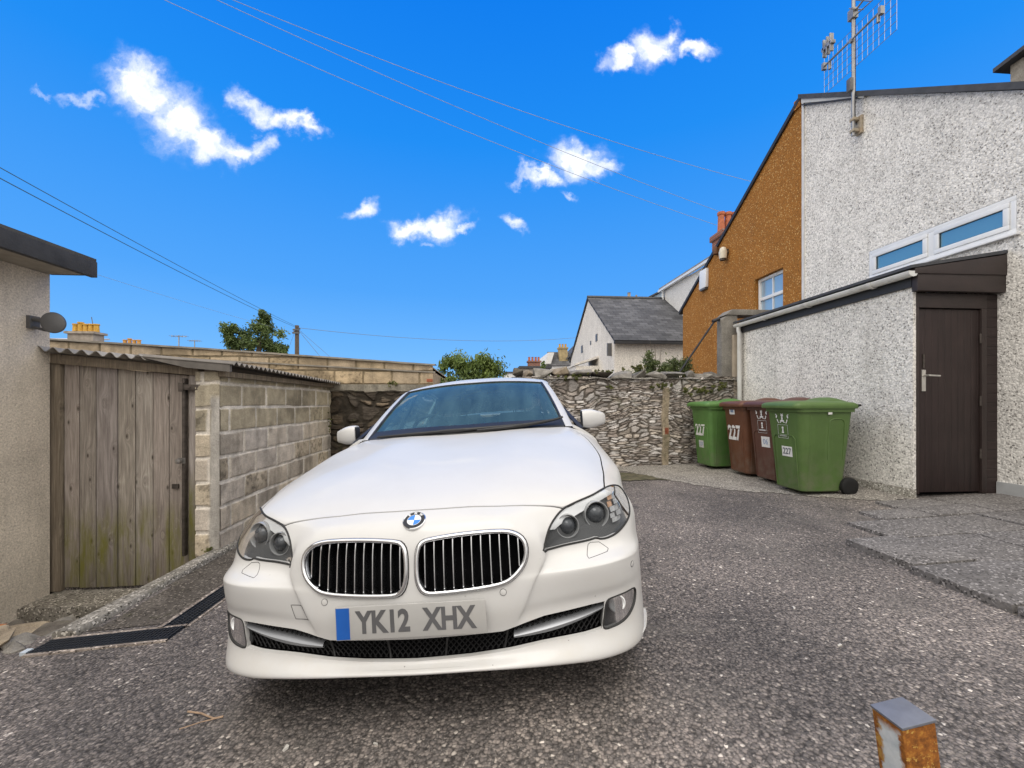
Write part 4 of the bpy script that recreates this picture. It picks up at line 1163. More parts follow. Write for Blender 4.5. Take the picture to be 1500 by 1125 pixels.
# planks: x positions local to the door (door origin at its lower left corner)
door = MB(); cols = []
dx0, dz0 = -3.765, -.585
PXS = [-3.735,-3.605,-3.465,-3.285,-3.135,-2.985,-2.845,-2.665]
topz = lambda x: np.interp(x, [-3.8, -2.55], [1.465, 1.345])
for i, (a, b) in enumerate(zip(PXS[:-1], PXS[1:])):
    a += .0045; b -= .0045; yj = random.uniform(-.004, .004); za = dz0 + random.uniform(0, .012)
    pts = [(a, 0, za), (b, 0, za), (b, 0, topz(b)-.03), (a, 0, topz(a)-.03)]
    n0 = len(door.v)
    door.prism([(p[0]-dx0, yj, p[2]-dz0) for p in pts], (0, .03, 0))
    tone = random.uniform(.82, 1.14); cols += [(tone, tone*random.uniform(.97, 1.02), tone*random.uniform(.94, 1.03))]*(len(door.v)-n0)
me_o = door.build('door', M_plank, sh, bevel=0); me_o.location = (dx0+2.37, 3.955-3.89, dz0+.3)
with_col(me_o, np.array(cols))
m = MB(); m.box(0, 1.1, .036, .06, .0, 1.95); b_ = m.build('door_backing', M_void, me_o)
def wood_box(name, x0, x1, y0, y1, z0, z1, parent, mat=M_beam):
    m = MB(); m.box(x0+2.37, x1+2.37, y0-3.89, y1-3.89, z0+.3, z1+.3); return with_col(m.build(name, mat, parent, bevel=.004))
wood_box('door_post', -3.90, -3.742, 3.925, 4.0, -.6, 1.44, sh)
wood_box('door_post', -2.655, -2.575, 3.925, 4.0, -.55, 1.36, sh, M_plank)
m = MB(); m.prism([(-3.80+2.37, .0, 1.43+.3), (-2.56+2.37, .0, 1.325+.3), (-2.56+2.37, .0, 1.395+.3), (-3.80+2.37, .0, 1.515+.3)], (0, .09, 0)); o = m.build('lintel', M_beam, sh, bevel=.004); with_col(o); o.location.y = .01
M_rusty = plain('rusty_iron', (.10,.085,.075), .6, .6, .4, 20, .4, 90)
m = MB(); m.box(-.315, -.16, -.012, .012, 1.495, 1.545); m.box(-.34, -.30, -.02, .03, 1.48, 1.56); m.tube([(-.25,-.02,1.52),(-.25,.0,1.52)], .012, 8); m.build('hasp', M_rusty, sh, bevel=.002)
m = MB(); m.box(-.318, -.296, -.005, .04, .0, 1.60); m.build('door_stile', M_rusty, sh, bevel=.003)
m = MB(); m.lathe([(.005,-.05),(.022,-.045),(.024,-.02),(.012,-.012),(.012,.0)], (-.325, -.005, .86), 'Y', 16); m.box(-.35, -.29, -.012, .0, .835, .885); m.build('door_knob', plain('knob_steel', (.30,.29,.28), .3, .8, .2), sh, smooth=40)
m = MB(); m.box(-.44, -.385, .045, .06, .60, .64); m.build('lock_plate', M_rusty, sh)
# corrugated roof sheets
M_corr = plain('weathered_cement_sheet', (.30,.28,.25), .85, 0, .35, 6, .6, 40, dirt=(.06,.055,.05))
M_corrd = plain('corroded_metal_sheet', (.17,.155,.14), .7, .2, .4, 6, .4, 40, dirt=(.05,.045,.04))
def corr(name, x0, x1, y0, y1, zf, axis, pitch, amp, mat, nx, ny):
    m = MB(); G = []
    for y in np.linspace(y0, y1, ny):
        rowp = []
        for x in np.linspace(x0, x1, nx):
            w = amp*math.cos(2*math.pi*((x if axis == 'x' else y))/pitch)
            rowp.append((x+2.37, y-3.89, zf(x, y)+w+.3))
        G.append(rowp)
    lowG = [[(p[0], p[1], p[2]-.006) for p in r] for r in G]
    m.grid(G); m.grid(lowG, flip=True)
    for A, B in ((G[0], lowG[0]), (G[-1], lowG[-1])): m.grid([A, B])
    m.grid([[r[0] for r in G], [r[0] for r in lowG]]); m.grid([[r[-1] for r in G], [r[-1] for r in lowG]])
    return m.build(name, mat, sh, smooth=60)
zr = lambda x, y: float(np.interp(x, [-3.8, -2.2], [1.548, 1.415])) - .018*(y-3.9)
corr('roof_sheet', -3.93, -2.93, 3.80, 6.6, zr, 'x', .115, .020, M_corr, 90, 20)
corr('roof_sheet', -3.02, -2.20, 3.80, 6.58, lambda x, y: zr(x, y)+.016, 'y', .082, .015, M_corrd, 14, 330)
m = MB(); m.prism([(-3.02+2.37, -.085, 1.79), (-2.23+2.37, -.085, 1.725), (-2.23+2.37, -.085, 1.655), (-2.60+2.37, -.085, 1.69)], (0, .03, 0)); m.build('roof_flashing', M_corrd, sh)
wood_box('eaves_batten', -2.365, -2.30, 3.86, 6.58, 1.315, 1.365, sh)

# ------------------------------------------------------------------ long block garage wall at the back
gb = thing('block_garage', 'long low garage of buff concrete blocks behind the shed', 'garage', (-4.0, 6.78, 1.40))
gtop = lambda U: np.interp(U+(-4.0), [-6.55, -4.35, -.83], [2.04, 1.92, 1.69]) - 1.40
gl = lambda U: np.interp(U+(-4.0), [-6.2, -4.35, -.83], [1.87, 1.755, 1.58]) - 1.40
GBc = (.50,.395,.27)
fn = block_fn(21, GBc, (.24,.19,.12), bw=.45, bh=.215, phase=(.10,.02), var=.16)
height_wall('wall', -3.0, 3.20, -.05, .66, .014, fn, lambda U, V, H: np.stack([U, -H, V], -1), M_block, gb, top=gtop)
m = MB(); m.box(-3.0, 3.19, .01, 3.0, -1.5, .25); m.prism([(-3.0,.01,.2),(3.19,.01,.2),(3.19,.01,.27),(-.35,.01,.50),(-2.55,.01,.62),(-3.0,.01,.62)], (0, 3.0, 0)); with_col(m.build('wall_core', M_block, gb), GBc)
for nm, f, t0, t1, pr in (('coping', gtop, -.004, .022, .045), ('ledge', gl, -.012, .012, .030)):
    m = MB(); G = []
    for u in np.linspace(-3.0, 3.24, 90):
        z = float(f(u)); w = .006*(fnoise(u*6, 2, 3)-.5)
        G.append([(u, .02, z+t0), (u, -pr+w, z+t0+w), (u, -pr+w, z+t1+w), (u, .25 if nm == 'coping' else .02, z+t1)])
    m.grid(G); m.build(nm, plain('coping_'+nm, (.24,.215,.18), .85, 0, .3, 8, .4, 50), gb)
M_brick = plain('old_brick', (.34,.11,.06), .9, 0, .3, 10, .5, 60)
m = MB(); m.box(3.10, 3.195, -.02, .1, .02, .07); m.build('brick', M_brick, gb, bevel=.004)

# ------------------------------------------------------------------ stone boundary walls
M_stone = mat_col('rubble_stone_wall', .6, 60, .9, .55, .25, .22)
M_stoned = mat_col('dark_rubble_stone_wall', .6, 60, .9, .6, .5, .22)
sw = thing('dark_stone_wall', 'dark rubble stone wall below the buff block garage behind the car', 'wall', (-2.42, 6.62, -.35))
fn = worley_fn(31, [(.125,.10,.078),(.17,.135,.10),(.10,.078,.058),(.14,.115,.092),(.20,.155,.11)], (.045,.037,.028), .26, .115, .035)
def dark_fn(U, V):
    H, C = fn(U, V); band = sstep(1.60, 1.615, V + .03*(fnoise(U*4, V*3, 5)-.5))
    n = fnoise(U*12, V*12, 77, 4); C = C*(1-band[..., None]) + (np.array((.27,.245,.20))*(.6+.8*n)[..., None])*band[..., None]
    return H*(1-band)+(.03+.012*n)*band, C
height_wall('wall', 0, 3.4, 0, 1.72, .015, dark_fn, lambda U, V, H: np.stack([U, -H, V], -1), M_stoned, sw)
m = MB(); m.box(0, 3.4, .005, .45, 0, 1.715); with_col(m.build('wall_core', M_stoned, sw), (.14,.115,.09))

st = thing('stone_wall', 'grey rubble stone wall with rough overgrown coping behind the bins', 'wall', (.50, 6.75, -.02))
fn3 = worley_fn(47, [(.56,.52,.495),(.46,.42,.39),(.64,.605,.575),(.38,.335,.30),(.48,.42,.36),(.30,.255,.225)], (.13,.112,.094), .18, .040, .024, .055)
def light_fn(U, V):
    H, C = fn3(U, V)
    pil = sstep(.07, .06, np.abs(U-2.60+.012*np.sin(V*9)))*sstep(1.38, 1.33, V)       # the brick-and-mortar seam
    n = fnoise(U*14, V*14, 71, 4)
    pc = np.array((.34,.28,.20))*(.55+.9*n)[..., None]
    br = (sstep(.04, .03, np.abs(U-2.62))*sstep(.06, .05, np.abs(V-.62)))[..., None]
    pc = pc*(1-br) + np.array((.26,.08,.045))*br
    edge = sstep(.045, .055, U-2.60+.08)*1.0
    return H*(1-pil)+(.015+.02*(U < 2.585)+.012*n)*pil, C*(1-pil[..., None])+pc*pil[..., None]
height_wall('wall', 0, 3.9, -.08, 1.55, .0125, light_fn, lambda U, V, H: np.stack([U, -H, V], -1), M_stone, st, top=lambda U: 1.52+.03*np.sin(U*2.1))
m = MB(); m.box(.01, 3.9, .005, .45, 0, 1.50); with_col(m.build('wall_core', M_stone, st), (.40,.36,.33))
m = MB(); x = 0.02; r2 = np.random.RandomState(9)
cop = []
while x < 3.85:
    L = r2.uniform(.16, .42); h = r2.uniform(.10, .19)*(1.0 if x < 2.2 else .85)
    o = link(stone_mesh((L*1.12, .52, h), int(x*100)+7, mat_conc_pale if False else M_rub[0 if x > 1.4 else r2.choice([0, 1, 2])], 'coping_stone'), st)
    o.location = (x+L/2, .19+r2.uniform(-.03, .03), 1.535+h*.32+r2.uniform(-.01, .02)); o.rotation_euler = (r2.uniform(-.1, .1), r2.uniform(-.12, .12), r2.uniform(-.1, .1))
    x += L
m = MB(); G = [[(u, y, 1.50+.055*(fnoise(u*5, y*5, 6)) - (.03 if k in (0, 4) else 0)) for k, y in enumerate((-.05, .02, .2, .36, .46))] for u in np.linspace(0, 3.9, 80)]
m.grid(G, flip=True); m.build('mortar_bed', M_kerb, st, smooth=60)
# ================================================================== RENDERED HOUSES AND LEAN-TO (right)
def mat_pebble(name, base, speck, sc=58, amt=.30, hi=None, dirt=.25):
    t = NT(name); v = t.coord()
    wv = t.n('VectorMath', {0: v, 1: t.n('VectorMath', {0: t.n('TexNoise', {'Vector': v, 'Scale': 30.0}).outputs['Color'], 'Scale': .03}, operation='SCALE').outputs[0]}, operation='ADD').outputs[0]
    vo = t.n('TexVoronoi', {'Vector': wv, 'Scale': float(sc)}); sepc = t.n('SeparateColor', {0: vo.outputs['Color']})
    n = t.noise(v, 1.3, 8, .65); f = t.noise(v, 90, 4, .6); patchy = t.noise(v, 2.6, 4, .6)
    c = t.ramp(n, [(.3, tuple(x*.90 for x in base)), (.7, tuple(min(1, x*1.06) for x in base))])
    c = t.mix(1.0, c, t.ramp(sepc.outputs[1], [(0, .80), (1, 1.14)]), 'MULTIPLY')
    thr = t.math('MULTIPLY_ADD', patchy, .5, 1-amt-.25)
    dark = t.math('MULTIPLY', t.math('GREATER_THAN', sepc.outputs[0], thr), t.math('LESS_THAN', vo.outputs['Distance'], .46))
    c = t.mix(t.math('MULTIPLY', dark, .85), c, t.ramp(sepc.outputs[2], [(0, tuple(x*.6 for x in speck)), (1, tuple(x*1.8 for x in speck))]))
    crev = t.ramp(vo.outputs['Distance'], [(.45, 1), (.8, .70)]); c = t.mix(1.0, c, crev, 'MULTIPLY')
    if hi: c = t.mix(t.math('GREATER_THAN', sepc.outputs[2], .93), c, hi)
    s = t.ramp(t.noise(t.coord('Object', (2, 2, .3)), 1.6, 7, .7), [(.54, 0), (.78, dirt)])
    c = t.mix(s, c, (.20,.18,.15))
    h = t.math('ADD', t.math('MULTIPLY', vo.outputs['Distance'], -1.0), t.math('MULTIPLY', f, .4))
    return t.done(t.bsdf(c, .88, 0, t.bump(h, .65, .009), .25))
M_peb = mat_pebble('white_pebbledash', (.82,.795,.755), (.16,.15,.14), 50, .14, None, .38)
M_peb2 = mat_pebble('grey_white_pebbledash', (.80,.775,.735), (.15,.145,.135), 52, .15, None, .38)
M_orange = mat_pebble('ochre_pebbledash', (.38,.162,.034), (.15,.06,.015), 62, .28, (.58,.35,.13), .1)
M_upvc = plain('white_upvc', (.74,.75,.76), .3, 0, .05, 4)
M_slate = plain('slate_edge', (.05,.052,.058), .7, 0, .3, 10, .5, 40)
M_black2 = plain('black_verge', (.022,.022,.025), .6, 0, .3)
M_browndoor = None
def mat_boards(name, base, pitch, axis, rough=.5):
    t = NT(name); v = t.coord(); s = t.n('SeparateXYZ', {0: v}).outputs[axis]
    fr = t.math('FRACT', t.math('DIVIDE', s, pitch)); e = t.math('MINIMUM', fr, t.math('SUBTRACT', 1.0, fr))
    g_ = t.n('MapRange', {0: e, 1: .02, 2: .07}, interpolation_type='SMOOTHSTEP').outputs[0]
    n = t.noise(t.n('Mapping', {'Vector': v, 'Scale': (30, 30, 2) if axis != 2 else (2, 30, 30)}).outputs[0], 1.0, 6, .65)
    c = t.ramp(n, [(.3, tuple(x*.75 for x in base)), (.7, tuple(x*1.3 for x in base))])
    fade = t.ramp(t.noise(v, 2.0, 6, .65), [(.4, .85), (.7, 1.25)]); c = t.mix(1.0, c, fade, 'MULTIPLY')
    h = t.math('ADD', g_, t.math('MULTIPLY', n, .12))
    return t.done(t.bsdf(c, rough, 0, t.bump(h, .9, .006), .35))
M_door = mat_boards('brown_boarded_door', (.027,.017,.016), .074, 0)
M_clad = mat_boards('brown_cladding', (.027,.017,.016), .098, 2)
M_trim = plain('brown_stained_timber', (.028,.018,.016), .5, 0, .25, 6, .3, 40)
M_pane = None
def mat_window(name, tint):
    t = NT(name); fr = t.n('LayerWeight', {'Blend': .35}).outputs['Fresnel']
    gl = t.n('BsdfGlossy', {'Color': (.9, .95, 1, 1), 'Roughness': .03}).outputs[0]
    df = t.n('BsdfPrincipled', {'Base Color': (*tint, 1), 'Roughness': .25}).outputs[0]
    return t.done(t.n('MixShader', {0: t.math('MULTIPLY_ADD', fr, .8, .15, clamp=True), 1: df, 2: gl}).outputs[0])
M_frost = mat_window('obscured_pane', (.10,.24,.33))
M_bpane = mat_window('sash_pane', (.28,.40,.50))
WX = 5.37                     # plane of the big gable wall
RIDGE_Y = 6.50
def gable_z(y): return 6.27 - .712*abs(y-RIDGE_Y)
wh = thing('white_house', 'tall white pebbledash house gable with a long strip window on the right', 'house', (WX, RIDGE_Y, 0))
w0 = [(WX, RIDGE_Y, -.2), (WX, RIDGE_Y, gable_z(RIDGE_Y)-.08), (WX, 1.6, gable_z(1.6)-.08), (WX, -3.0, gable_z(1.6)-.08), (WX, -3.0, -.2)]
# wall with the window opening cut as four bands
wy0, wy1, wz0, wz1 = 3.74, 5.32, 2.79, 3.18
m = MB()
def strip_wall(m, ya, yb, zb, zt_a, zt_b, th=.25, x=WX):
    m.prism([(x, ya, zb), (x, yb, zb), (x, yb, zt_b), (x, ya, zt_a)], (th, 0, 0))
tz = lambda y: gable_z(y)-.08
strip_wall(m, wy1, RIDGE_Y, -.3, tz(wy1), tz(RIDGE_Y)); strip_wall(m, wy0, wy1, -.3, wz0, wz0); strip_wall(m, wy0, wy1, wz1, tz(wy0), tz(wy1)); strip_wall(m, 1.6, wy0, -.3, tz(1.6), tz(wy0)); strip_wall(m, -3, 1.6, -.3, tz(1.6), tz(1.6))
at_root(m, wh).build('wall', M_peb, wh)
m = MB(); m.box(WX-.02, WX-.001, RIDGE_Y-.045, RIDGE_Y, -.2, tz(RIDGE_Y)); at_root(m, wh).build('corner_bead', plain('corner_bead', (.62,.62,.61), .6), wh)
m = MB(); m.box(WX-.022, WX-.001, -3, 3.89, -.2, .26); at_root(m, wh).build('plinth', plain('plinth_paint', (.40,.41,.42), .7, 0, .15, 5, .2), wh)
def roof_slab(m, ya, yb, za, zb, x0, x1, th):
    m.prism([(x0, ya, za), (x0, yb, zb), (x0, yb, zb+th), (x0, ya, za+th)], (x1-x0, 0, 0))
m = MB(); roof_slab(m, 1.3, RIDGE_Y+.02, gable_z(1.3)-.06, gable_z(RIDGE_Y+.02)-.06, WX-.07, 12, .075)
at_root(m, wh).build('roof', M_slate, wh)
m = MB(); roof_slab(m, 5.35, RIDGE_Y-.02, gable_z(5.35)-.105, gable_z(RIDGE_Y)-.175, WX-.045, WX-.003, .10)
at_root(m, wh).build('barge_board', plain('barge_board', (.55,.55,.53), .6, 0, .15), wh)
m = MB(); roof_slab(m, 5.45, RIDGE_Y-.03, gable_z(5.45)-.115, gable_z(RIDGE_Y)-.225, WX-.05, WX-.003, .022); at_root(m, wh).build('verge_strip', M_black2, wh)
# window: frame, mullion, two top-hung lights
def frame_box(m, y0, y1, z0, z1, t, x0, x1):
    m.box(x0, x1, y0, y1, z0, z0+t); m.box(x0, x1, y0, y1, z1-t, z1); m.box(x0, x1, y0, y0+t, z0+t, z1-t); m.box(x0, x1, y1-t, y1, z0+t, z1-t)
m = MB(); frame_box(m, wy0+.003, wy1-.003, wz0+.003, wz1-.003, .05, WX+.0, WX+.09); ym = (wy0+wy1)/2; m.box(WX+.0, WX+.09, ym-.035, ym+.035, wz0+.053, wz1-.053)
wn = at_root(m, wh).build('window', M_upvc, wh, bevel=.004)
for a, b in ((wy0+.055, ym-.037), (ym+.037, wy1-.055)):
    m = MB(); frame_box(m, a, b, wz0+.055, wz1-.055, .052, WX-.012, WX+.05); s_ = at_root(m, wh).build('sash', M_upvc, wn, bevel=.006)
    m = MB(); m.box(WX+.012, WX+.02, a+.052, b-.052, wz0+.107, wz1-.107); at_root(m, wh).build('pane', M_frost, wn)
    m = MB(); frame_box(m, a+.050, b-.050, wz0+.105, wz1-.105, .006, WX-.0, WX+.0125); at_root(m, wh).build('pane_seal', M_black2, wn)
m = MB(); m.box(WX-.05, WX+.0, wy0-.03, wy1+.03, wz0-.025, wz0+.0); at_root(m, wh).build('sill', M_upvc, wn, bevel=.004)
# chimney on the far roof slope
ch = thing('chimney_stack', 'grey rendered chimney stack with sloping slab cap at the top right corner', 'chimney', (8.0, 5.15, 5.50))
M_rendg = mat_concrete('old_render', (.46,.42,.36), (.19,.17,.14), 0, 1.5, False)
m = MB(); m.box(-.28, .40, -.35, .30, -.4, .52); m.build('stack', M_rendg, ch)
m = MB(); m.prism([(-.40,-.45,.63),(.50,-.45,.63),(.50,.42,.50),(-.40,.42,.50)], (0, 0, .06)); m.build('cap', M_slate, ch)

# brown half
bh = thing('ochre_house', 'ochre brown pebbledash house gable beside the white one', 'house', (WX, RIDGE_Y, 0))
bz = lambda y: 6.20 - .638*(y-RIDGE_Y)
BY1 = 10.62; by0, by1, bz0, bz1 = 6.96, 7.73, 2.70, 3.51
m = MB()
for a, b, z0, z1a, z1b in ((RIDGE_Y+.001, by0, -.3, bz(RIDGE_Y), bz(by0)), (by0, by1, bz1, bz(by0), bz(by1)), (by0, by1, -.3, bz0, bz0), (by1, BY1, -.3, bz(by1), bz(BY1))):
    strip_wall(m, a, b, z0, z1a, z1b, .25, WX+.005)
m.box(WX+.255, 11, BY1-.25, BY1, -.3, bz(BY1)-.05)
at_root(m, bh).build('wall', M_orange, bh)
m = MB(); roof_slab(m, RIDGE_Y+.02, BY1+.15, bz(RIDGE_Y+.02)+.0, bz(BY1+.15)+.0, WX-.035, 12, .085); at_root(m, bh).build('roof', M_black2, bh)
m = MB(); m.box(WX-.03, WX+.2, RIDGE_Y+.02, RIDGE_Y+.16, bz(RIDGE_Y+.1)-.05, bz(RIDGE_Y+.1)+.10); at_root(m, bh).build('verge_brick', M_orange, bh)
m = MB(); frame_box(m, by0+.003, by1-.003, bz0+.003, bz1-.003, .055, WX+.085, WX+.16); m.box(WX+.085, WX+.16, by0+.06, by1-.06, (bz0+bz1)/2-.03, (bz0+bz1)/2+.03)
wn = at_root(m, bh).build('window', M_upvc, bh, bevel=.004)
ymid = (by0+by1)/2
m = MB(); m.box(WX+.10, WX+.125, ymid-.012, ymid+.012, bz0+.06, bz1-.06); at_root(m, bh).build('glazing_bar', M_upvc, wn)
m = MB(); m.box(WX+.118, WX+.124, by0+.05, by1-.05, bz0+.05, bz1-.05); at_root(m, bh).build('pane', M_bpane, wn)
m = MB(); m.box(WX+.07, WX+.085, by0+.25, by0+.55, bz1-.045, bz1-.02); at_root(m, bh).build('vent_strip', M_upvc, wn)
m = MB(); m.box(WX-.03, WX+.09, by0-.03, by1+.03, bz0-.05, bz0); at_root(m, bh).build('sill', M_upvc, wn, bevel=.004)
ab = thing('alarm_box', 'white burglar alarm box high on the ochre wall', 'alarm box', (WX, 9.52, 4.04))
m = MB(); m.prism([(-.075,-.15,-.20),(-.075,.15,-.20),(-.06,.15,.25),(-.06,-.15,.25)], (.074, 0, 0)); m.build('cover', M_upvc, ab, bevel=.015)
m = MB(); m.box(-.07, .0, -.12, .12, -.245, -.202); m.build('strobe', M_lampg, ab, bevel=.01)
sl = thing('security_light', 'cream security light below the sloping verge of the ochre wall', 'light', (WX, 8.62, 4.36))
m = MB(); m.lathe([(.02,-.13),(.075,-.12),(.085,.02),(.06,.11),(.03,.13)], (-.10, 0, 0), n=18); m.build('lamp_body', plain('cream_plastic', (.60,.55,.45), .5), sl, smooth=50)
m = MB(); m.box(-.06, .004, -.05, .05, -.02, .08); m.tube([(-.1,0,-.13),(-.1,0,-.16)], .06, 12); m.build('lamp_bracket', M_rusty, sl, bevel=.004)
m = MB(); m.lathe([(.03,-.10),(.055,-.08),(.05,.06),(.02,.09)], (WX-.055, 8.98, 4.55), n=14); tag(m.build('wall_vent', plain('dark_rust', (.10,.045,.02), .8), smooth=50), 'small dark rusty vent on the ochre wall above the cream light', 'vent')

# ------------------------------------------------------------------ LEAN-TO
LX, LY0, LY1 = 4.42, 3.90, 6.74
lt = thing('lean_to', 'white pebbledash lean-to store with dark brown boarded door', 'shed', (LX, LY0, 0))
m = MB(); m.box(LX, LX+.035, LY0, LY1, .19, 2.38); m.box(LX+.035, WX-.001, LY1-.14, LY1, .0, 2.5); at_root(m, lt).build('wall', M_peb2, lt)
m = MB(); m.box(LX-.012, LX+.030, LY0-.012, LY1, -.12, .188); at_root(m, lt).build('plinth', mat_concrete('plinth_concrete', (.36,.35,.32), (.20,.18,.15)), lt, bevel=.008)
m = MB(); m.box(LX+.037, WX-.002, LY0+.055, LY0+.07, .13, 2.2); at_root(m, lt).build('door_recess', M_void, lt)
m = MB(); m.box(LX+.037, LX+.060, LY0-.01, LY0+.05, .14, 2.06); m.box(LX+.037, WX-.125, LY0-.01, LY0+.05, 2.06, 2.21); m.box(WX-.185, WX-.13, LY0-.01, LY0+.05, .14, 2.06); at_root(m, lt).build('door_frame', M_trim, lt, bevel=.003)
m = MB(); m.box(LX+.064, WX-.190, LY0+.012, LY0+.05, .155, 2.05); dm = m; dm = at_root(dm, lt).build('door', M_door, lt, bevel=.003)
M_steel = plain('door_steel', (.62,.60,.56), .3, .8, .1)
hx = LX+.125
m = MB(); m.box(hx-.022, hx+.022, LY0+.002, LY0+.012, 1.20, 1.42); m.tube([(hx, LY0+.005, 1.36), (hx, LY0-.045, 1.36), (hx+.12, LY0-.048, 1.355)], .010, 8); at_root(m, lt).build('handle', M_steel, dm, smooth=40)
m = MB(); m.box(hx-.008, hx+.012, LY0+.002, LY0+.012, 1.44, 1.58); at_root(m, lt).build('bolt', M_rusty, dm)
for z in (.55, 1.75, 1.1):
    m = MB(); m.tube([(WX-.188, LY0+.0, z-.05), (WX-.188, LY0+.0, z+.05)], .008, 8); at_root(m, lt).build('hinge', M_rusty, dm)
m = MB(); m.box(WX-.128, WX-.002, LY0-.004, LY0+.05, .14, 2.21); at_root(m, lt).build('cladding', M_clad, lt)
# roof and trims
rz = lambda x: 2.44 + (x-(LX-.10))*.165
m = MB(); m.prism([(LX-.12, LY0-.09, rz(LX-.12)), (WX-.001, LY0-.09, rz(WX)), (WX-.001, LY0-.09, rz(WX)+.035), (LX-.12, LY0-.09, rz(LX-.12)+.030)], (0, LY1-LY0+.09, 0)); at_root(m, lt).build('roof', M_slate, lt)
m = MB(); m.prism([(LX-.03, LY0-.075, 2.215), (WX+.04, LY0-.075, 2.215), (WX+.04, LY0-.075, 2.395), (LX-.03, LY0-.075, 2.395)], (0, .06, 0)); m.prism([(LX-.07, LY0-.085, 2.385), (WX+.04, LY0-.085, 2.385+.006), (WX+.04, LY0-.085, rz(WX+.04)-.012), (LX-.07, LY0-.085, rz(LX-.07)-.006)], (0, .072, 0)); at_root(m, lt).build('fascia', M_trim, lt, bevel=.003)
m = MB(); m.box(LX-.03, LX-.002, LY0-.01, LY1, 2.27, 2.42); at_root(m, lt).build('eaves_board', M_black2, lt)
M_gut = plain('gutter_white', (.66,.66,.64), .35, 0, .06, 3, dirt=(.40,.38,.33), dscale=5)
m = MB(); G = []
for y in np.linspace(LY0-.08, LY1-.03, 12):
    c = (LX-.085, y, 2.41)
    G.append([(c[0]+.055*math.cos(a), y, c[2]+.055*math.sin(a)) for a in np.linspace(math.pi, 2*math.pi, 12)] + [(c[0]+.050*math.cos(a), y, c[2]+.050*math.sin(a)) for a in np.linspace(2*math.pi, math.pi, 12)])
m.grid(G, closed_u=True); m.add(G[0], [tuple(range(24))]); m.add(G[-1], [tuple(range(24))])
m.prism([(LX-.14, LY0-.082, 2.41), (LX-.03, LY0-.082, 2.41), (LX-.05, LY0-.082, 2.365), (LX-.085, LY0-.082, 2.353), (LX-.12, LY0-.082, 2.365)], (0, .004, 0))
gt = at_root(m, lt).build('gutter', M_gut, lt, smooth=50)
for y in (LY0+.35, LY0+1.25, LY0+2.1):
    m = MB(); m.tube([(LX-.085+.060*math.cos(a), y, 2.41+.060*math.sin(a)) for a in np.linspace(math.pi, 2*math.pi, 10)], .011, 6, flat=(2.2, .6)); at_root(m, lt).build('gutter_bracket', M_gut, gt, smooth=50)
m = MB(); m.tube([(LX-.085, LY1-.10, 2.36), (LX-.085, LY1-.10, 2.30), (LX-.07, LY1-.10, 2.26), (LX-.07, LY1-.10, .02)], .034, 14); at_root(m, lt).build('downpipe', M_gut, lt, smooth=50)
m = MB(); m.box(LX-.10, LX-.0, LY1+.0, LY1+.06, .0, 2.25); at_root(m, lt).build('end_post', plain('buff_render', (.40,.34,.27), .9, 0, .2), lt)
# concrete pier with a stay leaning from it
m = MB(); m.prism([(4.14,6.80,-.1),(4.42,6.80,-.1),(4.42,6.80,2.60),(4.27,6.80,2.62),(4.14,6.80,2.52)], (0, .16, 0)); m.prism([(4.20,6.78,2.60),(5.3,6.78,2.60),(5.3,6.78,2.70),(4.32,6.78,2.70)], (0, .3, 0))
tag(m.build('concrete_pier', mat_concrete('pier_concrete', (.27,.25,.22), (.13,.12,.105), .2, 1.0, False), bevel=.012), 'grey concrete pier standing between the stone wall and the lean-to', 'pier')
m = MB(); m.tube([(4.05, 6.88, 2.50), (3.48, 7.1, 1.55)], .016, 8); m.tube([(4.02, 6.88, 2.50), (4.14, 6.88, 2.55)], .03, 8)
tag(m.build('stay_rod', M_black2, smooth=50), 'thin black rod leaning from the concrete pier down behind the stone wall', 'rod')

# ------------------------------------------------------------------ TV AERIAL
M_alu = plain('aerial_aluminium', (.30,.30,.30), .45, .7, .25)
M_wire = plain('aerial_wire', (.38,.40,.43), .45, .7, .1)
ax, ay = WX-.10, 5.46
an = thing('tv_aerial', 'television aerial with mesh reflector on a mast fixed to the white gable', 'aerial', (ax, ay, 4.9))
m = MB(); m.tube([(0,0,-.02),(0,0,2.6)], .021, 10); m.build('mast', M_alu, an, smooth=60)
m = MB(); m.box(-.028, .10, -.035, .035, .19, .23); m.box(-.028, .10, -.035, .035, .03, .07); m.box(.065, .10, -.06, .04, .0, .25); m.build('wall_bracket', plain('rusty_bracket', (.42,.36,.27), .7, .2, .3, 20, dirt=(.22,.08,.02), dscale=12), an, bevel=.004)
m = MB()
for k in range(15):
    y = -.56 + 1.12*k/14; m.tube([(0.06, y, .99), (.06, y, 1.56)], .0036, 4)
for k in range(6):
    z = .99 + .57*k/5; m.tube([(.06, -.56, z), (.06, .56, z)], .0046, 4)
an_g = m.build('reflector_mesh', M_wire, an)
m = MB(); m.tube([(-.04,-.44,1.33),(-.04,.46,1.33)], .014, 8); m.box(-.07,-.01,-.47,-.43,1.28,1.38); m.box(-.07,-.01,.43,.47,1.28,1.38); m.tube([(-.03,-.40,1.33),(-.03,-.40,1.22)],.02,8); m.tube([(-.03,.36,1.33),(-.03,.36,1.22)],.02,8); m.tube([(0,0,1.33),(-.05,0,1.33)],.03,8); m.build('boom', M_alu, an, smooth=40)
m = MB()
for dy in (.20, .26, .32):
    m.box(-.17, -.11, dy, dy+.02, 1.36, 1.62)
m.box(-.17,-.10,.18,.36,1.46,1.51); m.build('dipole', M_alu, an, bevel=.004)
m = MB(); m.tube([(0,.02,1.72),(0,-.75,1.89)], .013, 8); m.tube([(0,.05,1.67),(0,-.6,1.59)], .008, 6)
for k in range(7):
    y = -.05-.1*k; z = 1.736+.022*(k); m.tube([(-.11,y,z),(.11,y,z)], .006, 6)
